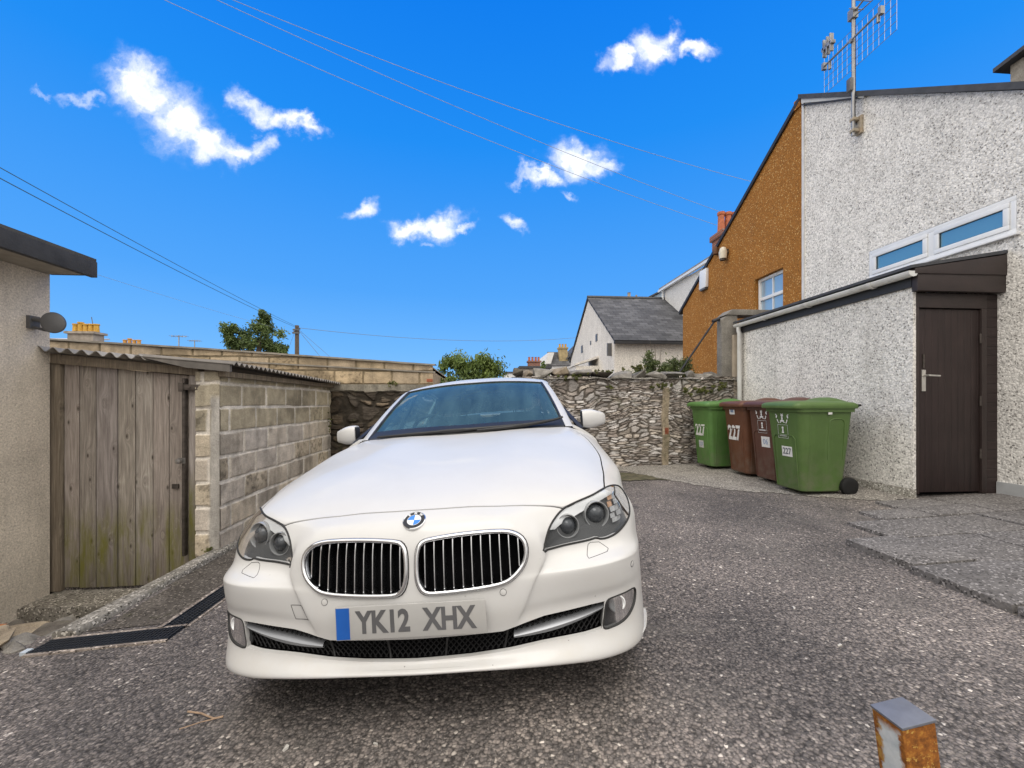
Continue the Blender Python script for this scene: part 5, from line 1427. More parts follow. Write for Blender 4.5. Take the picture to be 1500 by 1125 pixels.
m.box(-.04,.04,-.04,.05,1.64,1.78); m.build('yagi_boom', M_alu, an, smooth=40)
m = MB(); m.box(-.06,-.01,-.02,.05,.62,.80); m.build('junction_box', M_lampg, an, bevel=.008)
m = MB(); m.tube([(.03,.0,1.9),(.035,.0,1.3),(.035,.0,.7),(.03,.0,.3),(.08,.02,.1)], .005, 6); m.build('cable', M_black2, an)
# ================================================================== WHEELED BINS
def mat_bin(name, base):
    t = NT(name); v = t.coord()
    n = t.noise(v, 3.0, 7, .65); st = t.noise(t.coord('Object', (9, 9, .8)), 1.5, 6, .65); f = t.noise(v, 220, 2)
    c = t.ramp(n, [(.3, tuple(x*.82 for x in base)), (.7, tuple(x*1.12 for x in base))])
    c = t.mix(t.ramp(st, [(.52, 0), (.78, .30)]), c, tuple(x*1.5+.03 for x in base))
    z = t.n('SeparateXYZ', {0: v}).outputs[2]
    d = t.math('MULTIPLY', t.ramp(t.noise(v, 8, 7, .7), [(.42, 0), (.75, .7)]), t.ramp(z, [(.05, 1), (.5, .1)]))
    c = t.mix(d, c, (.16,.14,.11))
    return t.done(t.bsdf(c, t.math('MULTIPLY_ADD', n, .2, .38), 0, t.bump(t.math('ADD', f, t.math('MULTIPLY', n, 1.0)), .12, .004), .4))
M_green = mat_bin('green_bin_plastic', (.078,.138,.036))
M_green2 = mat_bin('bright_green_bin_plastic', (.085,.185,.046))
M_brown = mat_bin('brown_bin_plastic', (.115,.045,.022))
M_brown2 = mat_bin('dark_brown_bin_plastic', (.095,.040,.028))
M_white = plain('sticker_white', (.68,.68,.66), .5, 0, .12, 30)
M_pale = plain('sticker_grey', (.48,.49,.48), .5, 0, .2, 30)
M_ink = plain('sticker_ink', (.05,.06,.08), .5)
M_inkb = plain('sticker_blue', (.20,.27,.42), .5, 0, .2)
def rrect(hx, hy, r, n=5):
    P = []
    for sx, sy, a0 in ((1,1,0), (-1,1,90), (-1,-1,180), (1,-1,270)):
        for k in range(n): a = R(a0+90*k/(n-1)); P.append((sx*(hx-r)+r*math.cos(a), sy*(hy-r)+r*math.sin(a)))
    return P
def front_x(z): return -.255 - .078*(z-.05)/.93
def make_bin(label, mat, x, y, rot=0.0):
    b = thing('wheeled_bin', label, 'bin', (x, y, float(ground_z(x, y))+.004), R(rot), 'wheeled bins along the lean-to wall')
    m = MB(); G = []
    for z, tt in ((.035,0), (.05,.016), (.30,.27), (.62,.61), (.93,.945), (.955,.97)):
        hx = (.255+.23)/2 + tt*.0775; cx_ = (-.255+.23)/2 + tt*.002
        hy = .215 + tt*.052
        if z == .035: hx -= .02; hy -= .02
        G.append([(cx_+a, c, z) for a, c in rrect(hx, hy, .055)])
    m.grid(G, closed_u=True); m.add(G[0], [tuple(range(20))[::-1]])
    # rim collar
    C = [[(-.0105+a*k, c*k, z) for a, c in rrect(.325, .272, .05)] for z, k in ((.925,1.0), (.925,1.035), (.985,1.045), (.985,.9))]
    m.grid(C, closed_u=True)
    # raised U-shaped panels pressed in the sides
    for s in (-1, 1):
        pts = [(.02,.40), (.02,.80), (.035,.835), (.07,.85), (.15,.85), (.185,.835), (.20,.80), (.20,.40)]
        m.tube([(px_, s*(.2150+.052*(pz-.05)/.93+.000), pz) for px_, pz in pts], .007, 6)
        m.tube([(-.20, s*(.2135+.052*(z-.05)/.93), z) for z in (.06,.9)], .006, 6)
    body_ = m.build('body', mat, b, smooth=45)
    # recessed front panel edge
    m = MB(); m.tube([(front_x(z)-.001, yy, z) for yy, z in ((.165,.06), (.165,.62), (.13,.655), (-.13,.655), (-.165,.62), (-.165,.06))], .006, 6); m.build('front_rib', mat, body_, smooth=60)
    # lid: domed, overhanging, with a raised rib to the handle
    m = MB(); L = []
    for k, z, dz in ((1.0,.965,0), (1.012,.985,0), (1.0,1.012,0), (.93,1.030,0), (.70,1.044,0), (.35,1.052,0), (.03,1.055,0)):
        L.append([(-.02+a*k, c*k, z) for a, c in rrect(.375, .295, .06)])
    m.grid(L, closed_u=True); m.add(L[0], [tuple(range(20))[::-1]])
    H = []
    for xx in np.linspace(.02, .34, 12):
        h = .050*math.sin(math.pi*(xx-.02)/.32)
        H.append([(xx, yy, 1.030+h*(1-(abs(yy)/.21)**4)+.012*(1-(yy/.21)**2)) for yy in np.linspace(-.21, .21, 11)])
    m.grid(H, flip=False)
    m.build('lid', mat, b, smooth=50)
    m = MB(); m.tube([(.35, -.20, .985), (.415, -.20, .99), (.415, .20, .99), (.35, .20, .985)], .016, 8); m.build('handle', mat, b, smooth=50)
    m = MB(); m.tube([(.36,-.285,1.0), (.36,.285,1.0)], .013, 8); m.build('hinge', M_black, b)
    m = MB(); m.tube([(.245,-.25,.10), (.245,.25,.10)], .012, 8); ax_ = m.build('axle', M_black, b)
    for s in (-1, 1):
        m = MB(); m.lathe([(.045,-.028), (.085,-.028), (.098,-.018), (.10,0), (.098,.018), (.085,.028), (.045,.028)], (.262, s*.245, .10), 'Y', 28); w_ = m.build('wheel', M_rubber, b, smooth=45)
        m = MB(); m.lathe([(.015,-.022), (.046,-.02), (.046,.02), (.015,.022)], (.262, s*.245, .10), 'Y', 20); m.build('hub', M_black, w_, smooth=45)
    return b
def bin_front(z, y=0.0, off=.0035):
    """frame on the front face: x to the viewer's right, y up, z out"""
    up = Vector((-.078/.93, 0, 1)).normalized(); right = Vector((0, -1, 0)); n = right.cross(up)
    M = Matrix((right, up, n)).transposed().to_4x4(); M.translation = Vector((front_x(z), y, z)) + n*off; return M
def label_(name, b, z, y, w, h, mat, lift=.002, rot=0.0):
    m = MB(); m.box(-w/2, w/2, -h/2, h/2, -.001, .0012); return local(m, bin_front(z, y, lift) @ Matrix.Rotation(R(rot), 4, 'Z')).build(name, mat, b)
def crest(b, z, y, s=1.0):
    """worn white council crest: supporters either side of a shield, over a boxed recycling panel"""
    M = bin_front(z, y, .002)
    m = MB()
    def blob(px_, py_, w, h, a=0): 
        k = 10; m.add([tuple(Vector((px_*s+(w*math.cos(t)*math.cos(a)-h*math.sin(t)*math.sin(a))*s, py_*s+(w*math.cos(t)*math.sin(a)+h*math.sin(t)*math.cos(a))*s, .001))) for t in np.linspace(0, 2*math.pi, k, endpoint=False)], [tuple(range(k))])
    for sx in (-1, 1):
        blob(sx*.095, .03, .012, .022, .3*sx); blob(sx*.080, -.02, .009, .020, -.4*sx); blob(sx*.105, .055, .009, .008); blob(sx*.066, -.045, .012, .007, .5*sx)
    blob(0, .045, .022, .016); blob(-.012, .062, .006, .010, .4); blob(.012, .062, .006, .010, -.4); blob(0, .012, .014, .024); blob(0, -.022, .036, .012); blob(-.03, -.04, .016, .007, .3); blob(.03, -.04, .016, .007, -.3)
    local(m, M).build('crest', M_white, b)
    M2 = bin_front(z-.155*s, y, .002); m = MB(); w, h, e = .085*s, .085*s, .004
    m.box(-w, w, h-e, h, 0, .001); m.box(-w, w, -h, -h+e, 0, .001); m.box(-w, -w+e, -h+e, h-e, 0, .001); m.box(w-e, w, -h+e, h-e, 0, .001)
    p = local(m, M2).build('panel_outline', M_pale, b)
    m = MB()
    for px_, py_, w_, h_ in ((0,.045,.018,.016), (0,.012,.013,.020), (0,-.012,.022,.010)):
        m.add([tuple(Vector((px_*s+w_*s*math.cos(t), py_*s+h_*s*math.sin(t), .001))) for t in np.linspace(0, 2*math.pi, 10, endpoint=False)], [tuple(range(10))])
    local(m, M2).build('panel_symbol', M_white, p)
    m = MB(); m.box(-.062*s, .062*s, -.062*s, -.038*s, 0, .001); local(m, M2).build('panel_caption', M_pale, p)
b1 = make_bin('large olive green wheeled bin nearest the dark door, its black wheel showing', M_green, 3.795, 4.50, 0)
crest(b1, .84, .01, .92)
l_ = label_('number_sticker', b1, .47, -.03, .155, .115, M_white); text_mesh('number', '227', .10, M_ink, l_, bin_front(.47, -.03, .0045), .001, sx=.85)
m = MB(); m.box(-.01, .035, -.2795, -.275, .90, .925); m.build('maker_label', M_white, b1)
b2 = make_bin('dull brown wheeled bin with council crest squeezed behind the nearest green bin', M_brown2, 3.905, 5.02, 1)
crest(b2, .86, .0, .95)
l_ = label_('number_sticker', b2, .52, -.04, .15, .135, M_white); text_mesh('number', '06', .10, M_inkb, l_, bin_front(.52, -.04, .0045), .0, sx=.9)
b3 = make_bin('reddish brown wheeled bin with big white 227 on its front', M_brown, 3.895, 5.57, -3)
l_ = label_('address_label', b3, .905, .03, .125, .10, M_white); label_('label_print', l_, .905, .03, .08, .045, M_inkb, .0035)
text_mesh('number', '227', .28, M_white, b3, bin_front(.585, .02, .003), .010, sx=.72)
b4 = make_bin('bright green wheeled bin farthest back, against the stone wall', M_green2, 3.775, 6.28, 2)
text_mesh('number', '227', .24, M_white, b4, bin_front(.585, .03, .003), .008, sx=.72)
l_ = label_('address_label', b4, .37, .025, .125, .115, M_pale); text_mesh('label_print', '227', .075, M_inkb, l_, bin_front(.37, .025, .004), .0, sx=.9)

# ------------------------------------------------------------------ rusty post in the foreground
def mat_rust(name):
    t = NT(name); v = t.coord()
    n = t.noise(v, 22, 8, .7, .3); e = t.noise(v, 70, 6, .7)
    g = t.n('SeparateXYZ', {0: v}); xx = t.math('ABSOLUTE', g.outputs[0])
    rust = t.ramp(e, [(.3, (.10,.035,.008)), (.55, (.27,.095,.016)), (.75, (.48,.23,.04))])
    paint = t.ramp(t.noise(v, 40, 5), [(.35, (.42,.46,.48)), (.7, (.58,.60,.60))])
    nrm = t.n('SeparateXYZ', {0: t.n('TexCoord').outputs['Normal']})
    left = t.n('MapRange', {0: t.math('MULTIPLY', nrm.outputs[0], -1.0), 1: .6, 2: .8}).outputs[0]
    ed = t.n('MapRange', {0: t.math('ADD', t.math('ABSOLUTE', g.outputs[1]), t.math('MULTIPLY', t.math('SUBTRACT', n, .5), .055)), 1: .019, 2: .025}).outputs[0]
    topd = t.n('MapRange', {0: t.math('ADD', g.outputs[2], t.math('MULTIPLY', t.math('SUBTRACT', n, .5), .04)), 1: -.030, 2: -.014}).outputs[0]
    k = t.math('MULTIPLY', left, t.math('SUBTRACT', 1.0, t.math('MAXIMUM', ed, topd)))
    yel = t.math('MULTIPLY', t.math('GREATER_THAN', n, .57), .8)
    c = t.mix(t.math('MULTIPLY', yel, t.math('SUBTRACT', 1.0, t.math('MULTIPLY', left, .3))), rust, (.50,.30,.07))
    c = t.mix(k, c, paint)
    return t.done(t.bsdf(c, .8, 0, t.bump(t.math('ADD', n, e), .5, .003), .3))
po = thing('steel_post', 'short rusty square steel post with flaking white paint and grey cap in the foreground', 'post', (.922, .836, .40))
M_p = Matrix.Rotation(R(4), 4, 'Z')
po.rotation_euler = (R(0), R(-8), R(2))
m = MB(); m.box(-.040, .040, -.0335, .0335, -.62, -.006); m.build('tube', mat_rust('rusty_paint'), po, bevel=.004)
m = MB(); m.box(-.0415, .0415, -.035, .035, -.006, 0); m.build('cap', plain('zinc_cap', (.17,.18,.21), .5, .3, .12, 30), po, bevel=.0015)

# twigs and fallen bits on the tarmac
M_twig = plain('dry_twig', (.36,.25,.17), .9, 0, .3, 40)
def twig(name, label, pts, r):
    m = MB(); P = [(x, y, float(ground_z(x, y))+.010) for x, y in pts]; m.tube(P, r, 6); return tag(m.build(name, M_twig, smooth=60), label, 'twig')
twig('twig', 'dry brown twig lying on the tarmac in front of the car', [(-1.163,1.713), (-1.10,1.695), (-1.03,1.658), (-1.0,1.665)], .0035)
twig('twig', 'thinner twig lying just in front of the other dry twig', [(-1.13,1.62), (-1.07,1.645), (-1.03,1.655)], .002)
M_bitw = plain('pale_chip', (.50,.48,.45), .8, 0, .2, 40)
r_ = np.random.RandomState(77)
for i in range(34):
    x, y = (r_.uniform(.9, 3.4), r_.uniform(1.2, 4.2)) if i < 22 else (r_.uniform(-1.6, .6), r_.uniform(.9, 1.5))
    if x > 2.62 and 1.38 < y < 3.9: continue
    s_ = r_.uniform(.008, .020)
    o = link(stone_mesh((s_*1.5, s_, s_*.7), 300+i, M_bitw, 'loose_chipping')); o.location = (x, y, float(ground_z(x, y))+.003); o.rotation_euler = (0, 0, r_.uniform(0, 3))
    tag(o, 'small pale stone chipping loose on the dark tarmac', 'chipping', 'loose pale chippings on the tarmac')

# ================================================================== PLANTS
def mat_leaf(name, lo, hi):
    t = NT(name); a = t.n('Attribute', attribute_name='Col').outputs['Color']
    r_ = t.n('SeparateColor', {0: a}).outputs[0]; c = t.ramp(r_, [(0, lo), (1, hi)])
    d = t.bsdf(c, .5, 0, None, .4); tr = t.n('BsdfTranslucent', {'Color': c}).outputs[0]
    return t.done(t.n('MixShader', {0: .25, 1: d, 2: tr}).outputs[0])
M_leafd = mat_leaf('tree_leaf', (.04,.07,.022), (.18,.245,.075))
M_leafb = mat_leaf('bush_leaf', (.05,.088,.022), (.25,.33,.085))
M_leafs = mat_leaf('shrub_leaf', (.05,.075,.025), (.17,.21,.075))
M_weed = mat_leaf('wall_weed', (.055,.07,.02), (.22,.225,.07))
M_bark = plain('bark', (.09,.07,.05), .9, 0, .3, 20, .5)
def leaf_cloud(name, blobs, n, size, mat, parent, seed, up=0.0, aspect=2.2, spread=1.0):
    """n leaf-shaped faces spread over the volume of lumpy blobs (x,y,z,rx,ry,rz)"""
    r = np.random.RandomState(seed); V = []; F = []; C = []
    wts = np.array([b[3]*b[4]*b[5] for b in blobs])**.75; wts /= wts.sum()
    clumps = []
    for b in blobs:
        for _ in range(9):
            d = r.normal(size=3); d /= np.linalg.norm(d); clumps.append((np.array(b[:3])+d*np.array(b[3:])*r.uniform(.45, 1.0), min(b[3:])*r.uniform(.18, .42)*spread, r.uniform(0, 1), b))
    for i in range(n):
        cc, cr, tone, b = clumps[r.randint(len(clumps))]
        p = cc + r.normal(size=3)*cr*.55
        L = size*r.uniform(.6, 1.25); W = L/aspect
        d = r.normal(size=3); d[2] += up*2; d /= np.linalg.norm(d)
        s = np.cross(d, r.normal(size=3)); s /= np.linalg.norm(s)+1e-9
        nn = np.cross(d, s)*L*.12
        o = len(V); V += [p-d*L*.5, p+s*W*.5+nn, p+d*L*.5, p-s*W*.5+nn]; F.append((o, o+1, o+2, o+3))
        t_ = np.clip(.6*tone+.45*r.rand(), 0, 1); C += [(t_, t_, t_)]*4
    return mesh_np(name, np.array(V), F, mat, parent, col=np.array(C))
def limbs(m, base, blobs, r0, seed):
    r = np.random.RandomState(seed); base = Vector(base)
    for b in blobs:
        e = Vector(b[:3]); mid = base.lerp(e, .5)+Vector(r.normal(size=3)*.12)
        m.tube([base, base.lerp(mid, .6), mid, e], [r0, r0*.8, r0*.5, r0*.18], 6)
tr = thing('garden_tree', 'leafy green tree rising above the far garage roof near the telegraph pole', 'tree', (-12.6, 24, -.4))
bl = [(-1.15,0,5.35,.55,.6,.55), (.30,0,5.75,.60,.6,.75), (-.35,.2,4.9,1.0,.8,.6), (.95,0,4.9,.75,.7,.6), (-1.4,0,4.6,.6,.6,.5), (.35,0,6.25,.28,.3,.35), (1.2,.3,4.4,.5,.5,.4)]
leaf_cloud('crown', bl, 11000, .19, M_leafd, tr, 3, 0, 2.2, 1.3)
m = MB(); m.tube([(-.1,0,0), (-.05,0,2), (0,0,4.0), (.1,0,5)], [.20,.17,.12,.06], 8); limbs(m, (-.02,0,3.2), bl, .07, 4); m.build('trunk', M_bark, tr, smooth=60)
bu = thing('laurel_bush', 'rounded bright green bush showing over the car roof', 'bush', (-.33, 11, -.1))
bl = [(-.15,0,1.75,.75,.6,.55), (.45,0,1.65,.55,.5,.5), (-.75,0,1.55,.5,.5,.42), (.05,.1,2.15,.5,.45,.38), (-.35,0,2.2,.32,.3,.28), (.45,0,2.15,.28,.3,.28)]
leaf_cloud('crown', bl, 9500, .125, M_leafb, bu, 8, .55, 2.8, 1.35)
m = MB(); m.tube([(0,0,0), (.03,0,.7), (0,0,1.4)], [.07,.06,.03], 8); limbs(m, (0,0,.7), bl, .03, 5); m.build('trunk', M_bark, bu, smooth=60)
bu2 = thing('small_bush', 'low green shrub between the block garage end and the car roof', 'bush', (-.98, 8.2, -.2))
leaf_cloud('crown', [(.0,0,1.66,.30,.3,.26), (.32,0,1.58,.28,.3,.22), (-.2,0,1.5,.22,.2,.3)], 1500, .075, M_leafb, bu2, 18, .3, 2.4)
m = MB(); m.tube([(0,0,0), (.02,0,1.5)], [.03,.015], 6); m.build('stem', M_bark, bu2)
sb = thing('loose_shrub', 'loose grey-green shrub behind the stone wall in front of the white cottage', 'shrub', (3.58, 8.2, .02))
bl = [(0,0,1.66,.36,.3,.22), (.42,0,1.66,.32,.3,.22), (-.42,0,1.56,.34,.3,.16), (-.08,0,1.92,.16,.2,.22), (.25,0,1.82,.24,.2,.18), (.55,0,1.78,.2,.2,.15)]
leaf_cloud('crown', bl, 5200, .070, M_leafs, sb, 12, .4, 3.2, 1.7)
m = MB(); limbs(m, (0,0,.9), bl, .02, 7); m.tube([(0,0,0), (0,0,.9)], [.05,.03], 6)
for a, b in ((-.12,2.36), (-.22,2.25), (-.02,2.30), (.12,2.2)): m.tube([(a*.4,0,1.7), (a,.02,b)], [.008,.003], 4)
m.build('stem', M_bark, sb)
def weed(x, y, z, lab, n=260, w=.2, h=.06, sz=.035, seed=1, mat=None):
    o = leaf_cloud('wall_plant', [(0,0,0,w,.06,h), (w*.5,0,h*.2,w*.6,.05,h*.8)], n, sz, mat or M_weed, None, seed, .2, 2.6); o.location = (x, y, z); return tag(o, lab, 'plant')
weed(1.42,6.74,1.50,'tuft of moss and grass on the left part of the stone wall coping', 700, .26, .06, .04, 1)
weed(2.92,6.70,1.37,'green weeds hanging under the coping in the middle of the stone wall', 800, .28, .05, .035, 2)
weed(3.62,6.69,1.27,'bushy weeds hanging from the stone wall above the farthest green bin', 1200, .30, .10, .04, 3)
weed(4.02,6.68,1.36,'weed clump where the stone wall meets the concrete pier', 300, .12, .08, .04, 4)
weed(2.12,6.70,1.33,'little dark fern growing in the stone wall face above the car mirror', 110, .06, .04, .035, 5)
weed(1.95,6.72,1.60,'low mossy growth along the coping straight above the car mirror', 600, .30, .035, .035, 21)
weed(2.55,6.75,1.66,'thin grass growing between coping stones below the cottage eaves', 420, .22, .05, .05, 22)
weed(-1.42,6.60,1.37,'small green plant on the ledge of the dark stone wall by the windscreen', 170, .09, .05, .04, 6)
weed(-2.36,6.50,.72,'green moss streak down the corner of the dark stone wall', 200, .03, .22, .03, 7)
weed(-2.45,3.86,-.235,'little green weed growing at the foot of the block shed corner', 90, .05, .02, .03, 9)

# ================================================================== FAR HOUSES, CHIMNEYS, POLE, WIRES
def mat_slateroof(name, base):
    t = NT(name); v = t.coord()
    br = t.n('TexBrick', {'Vector': t.n('Mapping', {'Vector': v, 'Rotation': (0, 0, 0)}).outputs[0], 'Scale': 1.0, 'Mortar Size': .008, 'Brick Width': .34, 'Row Height': .20, 'Color1': (.6, .6, .6, 1), 'Color2': (1.25, 1.25, 1.25, 1), 'Mortar': (.3, .3, .3, 1)})
    c = t.ramp(t.noise(v, 1.2, 8, .7), [(.3, tuple(x*.65 for x in base)), (.7, tuple(x*1.35 for x in base))])
    c = t.mix(1.0, c, br.outputs['Color'], 'MULTIPLY')
    return t.done(t.bsdf(c, .7, 0, t.bump(br.outputs['Color'], .4, .02), .3))
M_slater = mat_slateroof('slate_roof', (.095,.095,.10))
M_render = mat_roughcast('white_render', (.74,.70,.64), .08, .35, .35)
M_render2 = mat_roughcast('bright_render', (.72,.71,.69), .06, .35, .15)
M_pot = plain('chimney_pot', (.52,.30,.05), .8, 0, .25, 10)
M_potr = plain('red_chimney_pot', (.42,.13,.06), .8, 0, .25, 10)
M_stack = plain('chimney_render', (.30,.26,.22), .9, 0, .3, 4)
M_brk = None
def mat_brickwall(name):
    t = NT(name); v = t.coord()
    br = t.n('TexBrick', {'Vector': t.n('Mapping', {'Vector': v, 'Rotation': (R(90), 0, 0)}).outputs[0], 'Scale': 1.0, 'Mortar Size': .01, 'Brick Width': .23, 'Row Height': .078, 'Color1': (.30,.10,.055,1), 'Color2': (.20,.07,.045,1), 'Mortar': (.25,.22,.19,1)})
    return t.done(t.bsdf(br.outputs['Color'], .9))
M_brk = mat_brickwall('chimney_brick')
# slate-roofed white cottage (ridge across the view)
wc = thing('white_cottage', 'white rendered cottage with grey slate roof behind the stone wall', 'house', (4.61, 14, 0))
m = MB(); X0, X1 = 0, 6.5; ev, rd = 3.28, 5.58
m.box(X0, X1, 0, 7, -.4, ev-.02); m.prism([(X0,0,ev-.02),(X0,7,ev-.02),(X0,3.5,rd-.05)], (X1, 0, 0)); m.build('wall', M_render, wc)
def slope(name, y0, z0, y1, z1, parent, mat, x0, x1, th=.07):
    """slab with its own flat texture space: x along the eaves, y up the slope"""
    L = math.hypot(y1-y0, z1-z0); m = MB(); m.box(0, x1-x0, 0, L, 0, th); o = m.build(name, mat, parent)
    o.location = (x0, y0, z0); o.rotation_euler = (math.atan2(z1-z0, y1-y0), 0, 0); return o
slope('roof', -.18, ev-.10, 3.5, rd, wc, M_slater, -.06, 6.5)
o = slope('roof', 7.15, ev-.10, 3.5, rd, wc, M_slater, -.06, 6.5); o.scale.z = -1
m = MB(); m.tube([(-.05,3.5,rd+.07),(6.5,3.5,rd+.07)], .09, 6); m.build('ridge_tiles', M_slate, wc)
m = MB(); m.box(-.07,6.5,-.24,-.15,ev-.16,ev-.07); m.build('gutter', M_black2, wc)
m = MB(); m.tube([(5.0,1.35,4.05),(5.0,1.35,4.45)], .12, 10); m.build('flue', M_upvc, wc, smooth=50)
for y, z, w_, h_ in ((5.8,2.75,.5,.5), (3.9,2.35,.35,.6)):
    m = MB(); m.box(-.03,.0,y-w_/2,y+w_/2,z-h_/2,z+h_/2); f_ = m.build('window', M_upvc, wc); m = MB(); m.box(-.036,-.031,y-w_/2+.06,y+w_/2-.06,z-h_/2+.06,z+h_/2-.06); m.build('pane', M_bpane, f_)
for y, z, s_ in ((2.2,3.7,.12), (4.6,3.55,.14), (3.1,3.62,.07)):
    m = MB(); m.box(-.02,.0,y-s_,y+s_,z-s_*1.2,z+s_*1.2); m.build('vent', M_lampg, wc)
m = MB(); m.box(-.9,-.0,2.0,3.4,-.4,2.55); m.prism([(-.95,1.95,2.55),(0,1.95,2.85),(0,1.95,2.95),(-.95,1.95,2.62)], (0,1.5,0)); m.build('porch', M_render, wc)
m = MB(); m.box(-.16,.0,.28,.34,2.75,3.2); m.build('soil_stack', M_lampg, wc)
# bigger white house behind
hb = thing('tall_white_house', 'tall white rendered house with grey roof behind the ochre gable', 'house', (8.0, 12, 0))
m = MB(); m.box(0, 6, -1.2, 5.55, -.4, 6.0); m.build('wall', M_render2, hb)
m = MB(); m.prism([(-.15,-1.3,6.05),(3.0,-1.3,7.9),(3.0,-1.3,8.0),(-.15,-1.3,6.16)], (0, 7.0, 0)); m.build('roof', plain('grey_roof', (.22,.215,.21), .8, 0, .2, 3, .3, 20), hb)
m = MB(); m.box(-.2,-.08,-1.3,5.7,5.98,6.07); m.tube([(-.08,5.45,6.0),(-.08,5.45,4.0)], .05, 8); m.build('gutter', M_upvc, hb)
m = MB(); m.box(-.03,.0,1.9,2.8,4.6,5.55); f_ = m.build('window', M_upvc, hb); m = MB(); m.box(-.036,-.031,1.98,2.72,4.68,5.47); m.build('pane', M_bpane, f_)
bp = thing('pale_blue_house', 'sliver of pale blue gable beyond the tall white house', 'house', (8.0, 19.5, 0))
m = MB(); m.prism([(-.35,0,-.4),(2.5,0,-.4),(2.5,0,7.4),(-.35,0,5.9)], (0, 4, 0)); m.build('wall', plain('pale_blue_render', (.42,.52,.62), .9), bp)
m = MB(); m.prism([(-.5,-.15,5.86),(2.6,-.15,7.5),(2.6,-.15,7.58),(-.5,-.15,5.94)], (0, 4.3, 0)); m.build('roof', M_slate, bp)
rc = thing('red_chimney', 'red brick chimney with clay pots above the ochre gable verge', 'chimney', (8.42, 13.6, 6.2))
m = MB(); m.box(-.30,.34,-.35,.35,-.6,.55); m.box(-.36,.40,-.41,.41,.55,.75); m.build('stack', M_brk, rc, bevel=.02)
for x in (-.17, .08, .30):
    m = MB(); m.lathe([(.12,.75),(.10,1.35),(.125,1.37),(.125,1.46)], (x,0,0), n=14); m.build('chimney_pot', M_potr, rc, smooth=50)
# distant slate house
ds = thing('distant_slate_house', 'small distant house with slate roofs left of the white cottage', 'house', (5.2, 34, 0))
m = MB(); m.box(.1, 4, 0, 6, -.4, 4.3); m.prism([(.05,0,4.3),(.35,0,5.3),(.35,6,5.3),(.05,6,4.3)], (.5,0,0)); m.prism([(2.0,.3,4.3),(4.2,.3,4.3),(4.2,.3,7.0),(3.2,.3,6.1)], (0, 5, 0)); m.build('wall', M_render2, ds)
m = MB(); m.prism([(.15,-.1,4.15),(2.3,-.1,4.2),(2.3,.9,5.35),(.40,.9,5.38)], (0, 0, .08)); m.prism([(1.9,.1,4.7),(4.4,.1,7.3),(4.4,.1,7.4),(1.9,.1,4.85)], (0, 5, 0)); m.build('roof', M_slater, ds)
yc = thing('buff_chimney', 'buff chimney with small pots above the distant slate roof', 'chimney', (6.86, 34.5, 4.9))
m = MB(); m.box(-.36,.36,-.3,.3,-.5,.75); m.box(-.42,.42,-.36,.36,.75,.88); m.build('stack', plain('buff_stack', (.36,.28,.15), .9, 0, .3, 5), yc)
for x in (-.25, 0, .25):
    m = MB(); m.lathe([(.09,.88),(.08,1.15),(.1,1.18)], (x,0,0), n=10); m.build('chimney_pot', M_pot, yc)
bc = thing('brick_chimney', 'distant brown brick chimney with four pots over the car roof', 'chimney', (3.83, 30, 3.0))
m = MB(); m.box(-.45,.42,-.3,.3,-1,1.05); m.box(-.52,.5,-.36,.36,1.05,1.15); m.build('stack', M_brk, bc)
for x in (-.36, -.12, .12, .34):
    m = MB(); m.lathe([(.085,1.15),(.075,1.42),(.095,1.45)], (x,0,0), n=10); m.build('chimney_pot', M_potr, bc)
lw = thing('distant_outhouse', 'grey distant outhouse just beside the brown brick chimney', 'house', (3.0, 28, 0))
m = MB(); m.box(-.35,1.7,0,3,-.4,3.45); m.build('wall', M_stack, lw); m = MB(); m.box(-.45,1.8,-.1,3.1,3.45,3.6); m.build('roof', M_slate, lw)
fl = thing('distant_pale_block', 'low pale distant building seen over the car roof beside the bush', 'building', (2.6, 45, 0))
m = MB(); m.box(0,2.1,0,6,-.4,4.35); m.build('wall', M_render2, fl); m = MB(); m.box(-.1,2.2,-.1,6.1,4.35,4.5); m.build('roof', M_slate, fl)
gs = thing('garden_shrub', 'small green shrub by the distant grey outhouse', 'shrub', (3.45, 22, -.3))
leaf_cloud('crown', [(.0,0,3.0,.28,.3,.4), (-.1,0,3.4,.18,.2,.25)], 500, .12, M_leafb, gs, 31, .2)
m = MB(); m.tube([(0,0,0),(0,0,2.9)], .04, 6); m.build('stem', M_bark, gs)
# chimneys beyond the left roof
def stack(name_label, x, y, z, w, h, pots, pr, ph, parent_h=5.0, potmat=M_pot):
    c = thing('chimney', name_label, 'chimney', (x, y, z))
    m = MB(); m.box(-w/2, w/2, -.35, .35, -parent_h-z+4, h); m.box(-w/2-.12, w/2+.12, -.45, .45, h, h+.13); m.build('stack', M_stack, c)
    for i in range(pots):
        px_ = -w/2+.12+(w-.24)*i/(pots-1); hh = ph*(1.0 if i != 1 else 1.2)
        m = MB(); m.lathe([(pr, h+.13), (pr*.85, h+.13+hh*.85), (pr*1.1, h+.13+hh*.87), (pr*1.05, h+.13+hh)], (px_, 0, 0), n=12); m.build('chimney_pot', potmat, c, smooth=50)
    return c
stack('wide chimney with a row of five yellow pots beyond the shed roof', -23.35, 26, 4.75, 1.4, .36, 5, .145, .50)
stack('farther chimney with four small orange pots beyond the long block garage', -32.0, 40, 5.6, 1.45, .50, 4, .16, .62, potmat=plain('orange_pot', (.52,.27,.07), .8))
hs = thing('terrace_roof', 'pale grey roof edge just left of the yellow chimney pots', 'house', (-27, 26.5, 0))
m = MB(); m.box(-3, 2.75, 0, 4, -.4, 4.75); m.build('wall', M_render2, hs); m = MB(); m.prism([(-3.1,-.1,4.75),(2.85,-.1,4.75),(2.85,2,5.15),(-3.1,2,5.15)], (0, 0, .1)); m.build('roof', plain('pale_roof', (.40,.42,.46), .6), hs)
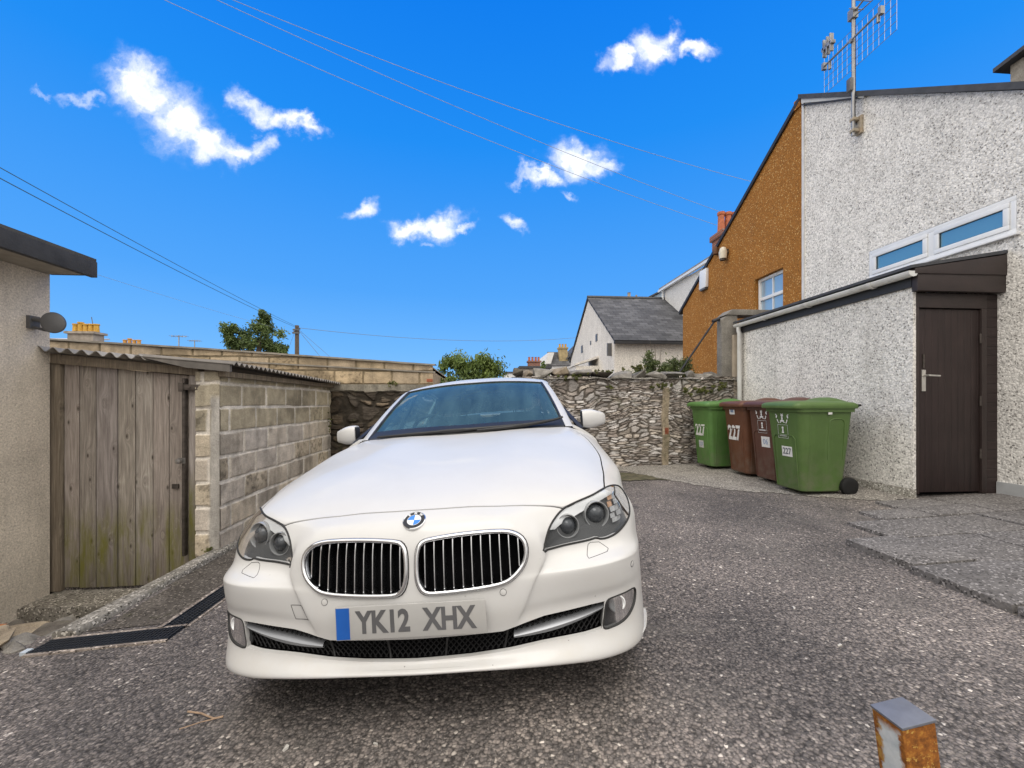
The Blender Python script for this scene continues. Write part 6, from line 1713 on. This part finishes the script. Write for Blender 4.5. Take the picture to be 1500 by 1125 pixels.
def small_aerial(label, x, y, z0, z1, w, k=1):
    a = thing('distant_aerial', label, 'aerial', (x, y, z0)); h = z1-z0
    m = MB(); m.tube([(0,0,-1.2),(0,0,h)], .035, 6); m.build('mast', M_alu, a)
    m = MB(); m.tube([(-w*.5,0,h*.96),(w*.5,0,h*.92)], .022, 5)
    for i in range(5): xx = -w*.5+w*i/4; m.tube([(xx,-.25,h*.95),(xx,.25,h*.95)], .012, 4); m.tube([(xx,0,h*.95-.10),(xx,0,h*.95+.10)], .012, 4)
    m.build('boom', M_alu, a)
small_aerial('distant television aerial standing between the yellow pots and the tree', -20.95, 30, 4.6, 5.75, .95)
small_aerial('fainter distant television aerial nearer the garden tree', -22.57, 34, 5.2, 6.0, .8)
small_aerial('tiny aerial poking up above the white cottage ridge', 11.6, 30, 8.2, 8.95, .5)
m = MB(); m.tube([(-22.95,26,5.6),(-23.05,26,6.15)], .02, 5); tag(m.build('thin_rod', M_lampg), 'thin rod standing up behind the yellow chimney pots', 'rod')
rp = thing('ridge_chimney', 'tiny chimney with a pot behind the white cottage ridge', 'chimney', (8.8, 24, 6.6))
m = MB(); m.box(-.15,.15,-.2,.2,-1.5,.75); m.lathe([(.10,.75),(.09,1.05),(.11,1.08)], n=10); m.lathe([(.06,.6),(.06,.95)], (.45,0,0), n=8); m.build('stack', M_stack, rp)
# telegraph pole and wires
tp_ = thing('telegraph_pole', 'wooden telegraph pole rising beyond the block garage beside the tree', 'pole', (-11.74, 27, -.4))
m = MB(); m.tube([(0,0,0),(0,0,6.4)], [.15,.12], 12); m.build('pole', plain('pole_wood', (.12,.09,.065), .9, 0, .3, 10), tp_, smooth=60)
m = MB(); m.box(-.22,.22,-.17,-.13,5.85,5.97); m.box(-.18,.20,-.2,-.12,6.05,6.15); m.tube([(-.2,0,6.0),(.2,0,6.2)], .04, 6); m.build('pole_head', M_lampg, tp_)
M_cab = plain('grey_cable', (.16,.18,.20), .6)
M_cabd = plain('dark_cable', (.05,.09,.09), .6)
M_cabl = plain('pale_cable', (.34,.38,.42), .6)
def wire(label, a, b, sag, r, mat, group=None):
    a, b = Vector(a), Vector(b); P = []
    for f in np.linspace(0, 1, 40): p = a.lerp(b, f); P.append((p.x, p.y, p.z-sag*4*f*(1-f)))
    m = MB(); m.tube(P, r, 5); return tag(m.build('overhead_wire', mat, smooth=60), label, 'wire', group)
PT = (-11.74, 26.9, 5.85)
wire('lower of the two dark wires from the telegraph pole to the upper left', PT, (-9.38, 7.7, 5.54), .14, .010, M_cabd, 'wires from the telegraph pole')
wire('upper of the two dark wires from the telegraph pole to the upper left', (-11.7,26.9,5.9), (-9.38, 7.7, 5.75), .10, .009, M_cabd, 'wires from the telegraph pole')
wire('faint wire running right from the telegraph pole towards the far houses', PT, (10, 40, 7.6), .6, .014, M_cab, 'wires from the telegraph pole')
wire('stay wire dropping steeply to the right of the telegraph pole', PT, (-9.6, 27.5, 3.0), .02, .012, M_cab)
wire('second stay wire dropping at a shallower slant from the telegraph pole', PT, (-8.4, 28.5, 2.6), .02, .010, M_cab)
wire('stay wire dropping to the left of the telegraph pole', PT, (-12.6, 27.0, 3.6), .02, .008, M_cab)
wire('lowest of the three pale wires crossing the sky', (-8.02, 9.61, 10.42), (8.0, 13.45, 7.15), .26, .0065, M_cabl, 'pale wires crossing the sky')
wire('middle of the three pale wires crossing the sky', (-6.9, 9.53, 10.44), (8.1, 13.45, 7.62), .20, .0065, M_cabl, 'pale wires crossing the sky')
wire('highest of the three pale wires, ending at the ochre roof', (-6.45, 9.5, 10.35), (8.5, 12.4, 8.1), .30, .0065, M_cabl, 'pale wires crossing the sky')
wire('single faint wire crossing behind the left roof overhang', (-11.7,26.9,5.5), (-11.5,8.5,4.9), .15, .005, M_cabl)
EXPO = 0.85; FILL_SHEET = 1.4
# centre (x/y, z/y), half sizes, tilt, strength
CLOUDS = [(-.775,.725,.080,.064,-30,1.0), (-.70,.645,.090,.070,-35,1.0), (-.645,.600,.075,.050,-25,1.0), (-.57,.588,.060,.030,-5,.85), (-.52,.60,.03,.035,0,.78),
 (-.525,.685,.055,.030,-25,.8), (-.46,.66,.065,.026,-12,.84), (-.415,.655,.045,.020,-20,.74), (-.555,.69,.03,.025,40,.62), (-.90,.70,.050,.016,5,.52), (-.97,.705,.03,.010,0,.42),
 (.43,.895,.055,.050,10,1.0), (.355,.865,.060,.024,22,.9), (.53,.895,.060,.022,-12,.8), (.465,.935,.035,.03,0,.8),
 (.235,.605,.065,.048,10,1.0), (.285,.590,.050,.026,-25,.9), (.15,.556,.070,.020,6,.72), (.095,.548,.035,.012,0,.6), (.22,.515,.03,.012,-10,.5),
 (-.155,.425,.06,.030,0,1.0), (-.10,.433,.055,.034,0,1.0), (-.04,.415,.035,.013,0,.7),
 (-.285,.460,.045,.024,15,.72), (.073,.432,.036,.020,-20,.68), (-.125,.385,.02,.010,0,.45)]
# ================================================================== camera, light, sky
cam = bpy.data.cameras.new('camera'); co = bpy.data.objects.new('camera', cam); COL.objects.link(co)
cam.sensor_width = 36; cam.lens = 36*600/1500; cam.shift_y = 27.5/1500; cam.clip_start = .05; cam.clip_end = 4000
co.location = (0, 0, CAM_Z); co.rotation_euler = (R(90), 0, -CAM_A)
scene.camera = co
SUN_EL, SUN_AZ = 63, 190          # sun behind the camera and to its left, set within the added cloud sheet
sd = bpy.data.lights.new('sun', 'SUN'); sd.energy = .75; sd.angle = R(35); sd.color = (1, .95, .88)
so = bpy.data.objects.new('sun', sd); COL.objects.link(so)
el, az = R(SUN_EL), R(SUN_AZ)
to_sun = Vector((math.cos(el)*math.sin(az), math.cos(el)*math.cos(az), math.sin(el)))
so.rotation_euler = to_sun.to_track_quat('Z', 'Y').to_euler()
so.location = (0, -5, 12)

w = bpy.data.worlds.new('World'); scene.world = w; w.use_nodes = True
t = NT.__new__(NT); t.t = w.node_tree; t.t.nodes.clear()
t.out = t.t.nodes.new('ShaderNodeOutputWorld')
g = t.n('TexCoord').outputs['Generated']
s = t.n('SeparateXYZ', {0: g})
X, Y, Z = s.outputs[0], s.outputs[1], s.outputs[2]
sky = t.n('TexSky', sky_type='NISHITA', sun_disc=False, sun_elevation=R(SUN_EL), sun_rotation=R(SUN_AZ), altitude=50, air_density=1, dust_density=.6, ozone_density=2)
nish = t.mix(1.0, sky.outputs[0], (.05, .05, .05), 'MULTIPLY')
deep = t.ramp(Z, [(0.0, (.15, .331, .597)), (.12, (.092, .278, .577)), (.25, (.0455, .219, .56)), (.53, (.0068, .157, .532)), (.72, (.001, .117, .50))])
blue = t.mix(.95, nish, deep)
# small fair-weather clouds ahead: direction projected on the plane one unit in front
iv = t.math('DIVIDE', 1.0, t.math('MAXIMUM', Y, .02))
U = t.math('MULTIPLY', X, iv); V = t.math('MULTIPLY', Z, iv)
uv = t.n('CombineXYZ', {0: U, 1: V, 2: 0.0}).outputs[0]
warp = t.n('TexNoise', {'Vector': uv, 'Scale': 9.0, 'Detail': 6, 'Roughness': .6}).outputs['Color']
uvw = t.n('VectorMath', {0: uv, 1: t.n('VectorMath', {0: t.n('VectorMath', {0: warp, 1: (.5, .5, .5)}, operation='SUBTRACT').outputs[0], 'Scale': .16}, operation='SCALE').outputs[0]}, operation='ADD').outputs[0]
su = t.n('SeparateXYZ', {0: uvw}); U2, V2 = su.outputs[0], su.outputs[1]
dens_ = None
for (u, v, a, b, rot, k) in CLOUDS:
    du = t.math('SUBTRACT', U2, u); dv = t.math('SUBTRACT', V2, v)
    c_, s_ = math.cos(R(rot)), math.sin(R(rot))
    p = t.math('ADD', t.math('MULTIPLY', du, c_/a), t.math('MULTIPLY', dv, s_/a))
    q = t.math('ADD', t.math('MULTIPLY', du, -s_/b), t.math('MULTIPLY', dv, c_/b))
    e = t.math('ADD', t.math('MULTIPLY', p, p), t.math('MULTIPLY', q, q))
    f = t.math('MULTIPLY', t.math('EXPONENT', t.math('MULTIPLY', e, -1.0)), k)
    dens_ = f if dens_ is None else t.math('MAXIMUM', dens_, f)
nz = t.noise(uvw, 20, 7, .56)
nz2 = t.noise(uvw, 60, 6, .6)
cl = t.math('MULTIPLY', dens_, t.math('MULTIPLY_ADD', t.math('MULTIPLY_ADD', nz2, .25, t.math('MULTIPLY', nz, .85)), 1.45, .12))
cl = t.n('MapRange', {0: cl, 1: .12, 2: .90}, interpolation_type='SMOOTHSTEP').outputs[0]
cl = t.math('MULTIPLY', cl, t.math('GREATER_THAN', Y, .03))
sh = t.noise(uvw, 14, 5, .6)
ccol = t.ramp(sh, [(.3, (.50, .54, .62)), (.62, (.70, .70, .70))])
sky1 = t.mix(cl, blue, ccol)
# unseen bright cloud sheet added behind the camera and overhead as neutral fill light
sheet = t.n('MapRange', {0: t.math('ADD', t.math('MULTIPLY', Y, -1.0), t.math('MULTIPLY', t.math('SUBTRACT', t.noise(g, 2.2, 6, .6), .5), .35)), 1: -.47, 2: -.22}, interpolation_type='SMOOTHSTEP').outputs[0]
lit = t.ramp(t.noise(g, 3.5, 7, .6), [(.3, (FILL_SHEET*.66, FILL_SHEET*.63, FILL_SHEET*.59)), (.65, (FILL_SHEET, FILL_SHEET*.955, FILL_SHEET*.885))])
# the added fill is dimmed low behind the yard so light comes from above
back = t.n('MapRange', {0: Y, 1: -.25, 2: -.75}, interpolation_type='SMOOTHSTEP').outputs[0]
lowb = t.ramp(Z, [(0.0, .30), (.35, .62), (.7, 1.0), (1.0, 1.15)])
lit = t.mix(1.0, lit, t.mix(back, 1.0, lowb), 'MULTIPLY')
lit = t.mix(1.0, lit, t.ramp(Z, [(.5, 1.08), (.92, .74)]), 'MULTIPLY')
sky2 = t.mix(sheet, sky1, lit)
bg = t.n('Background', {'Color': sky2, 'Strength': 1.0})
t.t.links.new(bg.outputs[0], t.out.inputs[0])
vs = scene.view_settings; vs.view_transform = 'Standard'; vs.look = 'None'; vs.exposure = EXPO; vs.gamma = 1
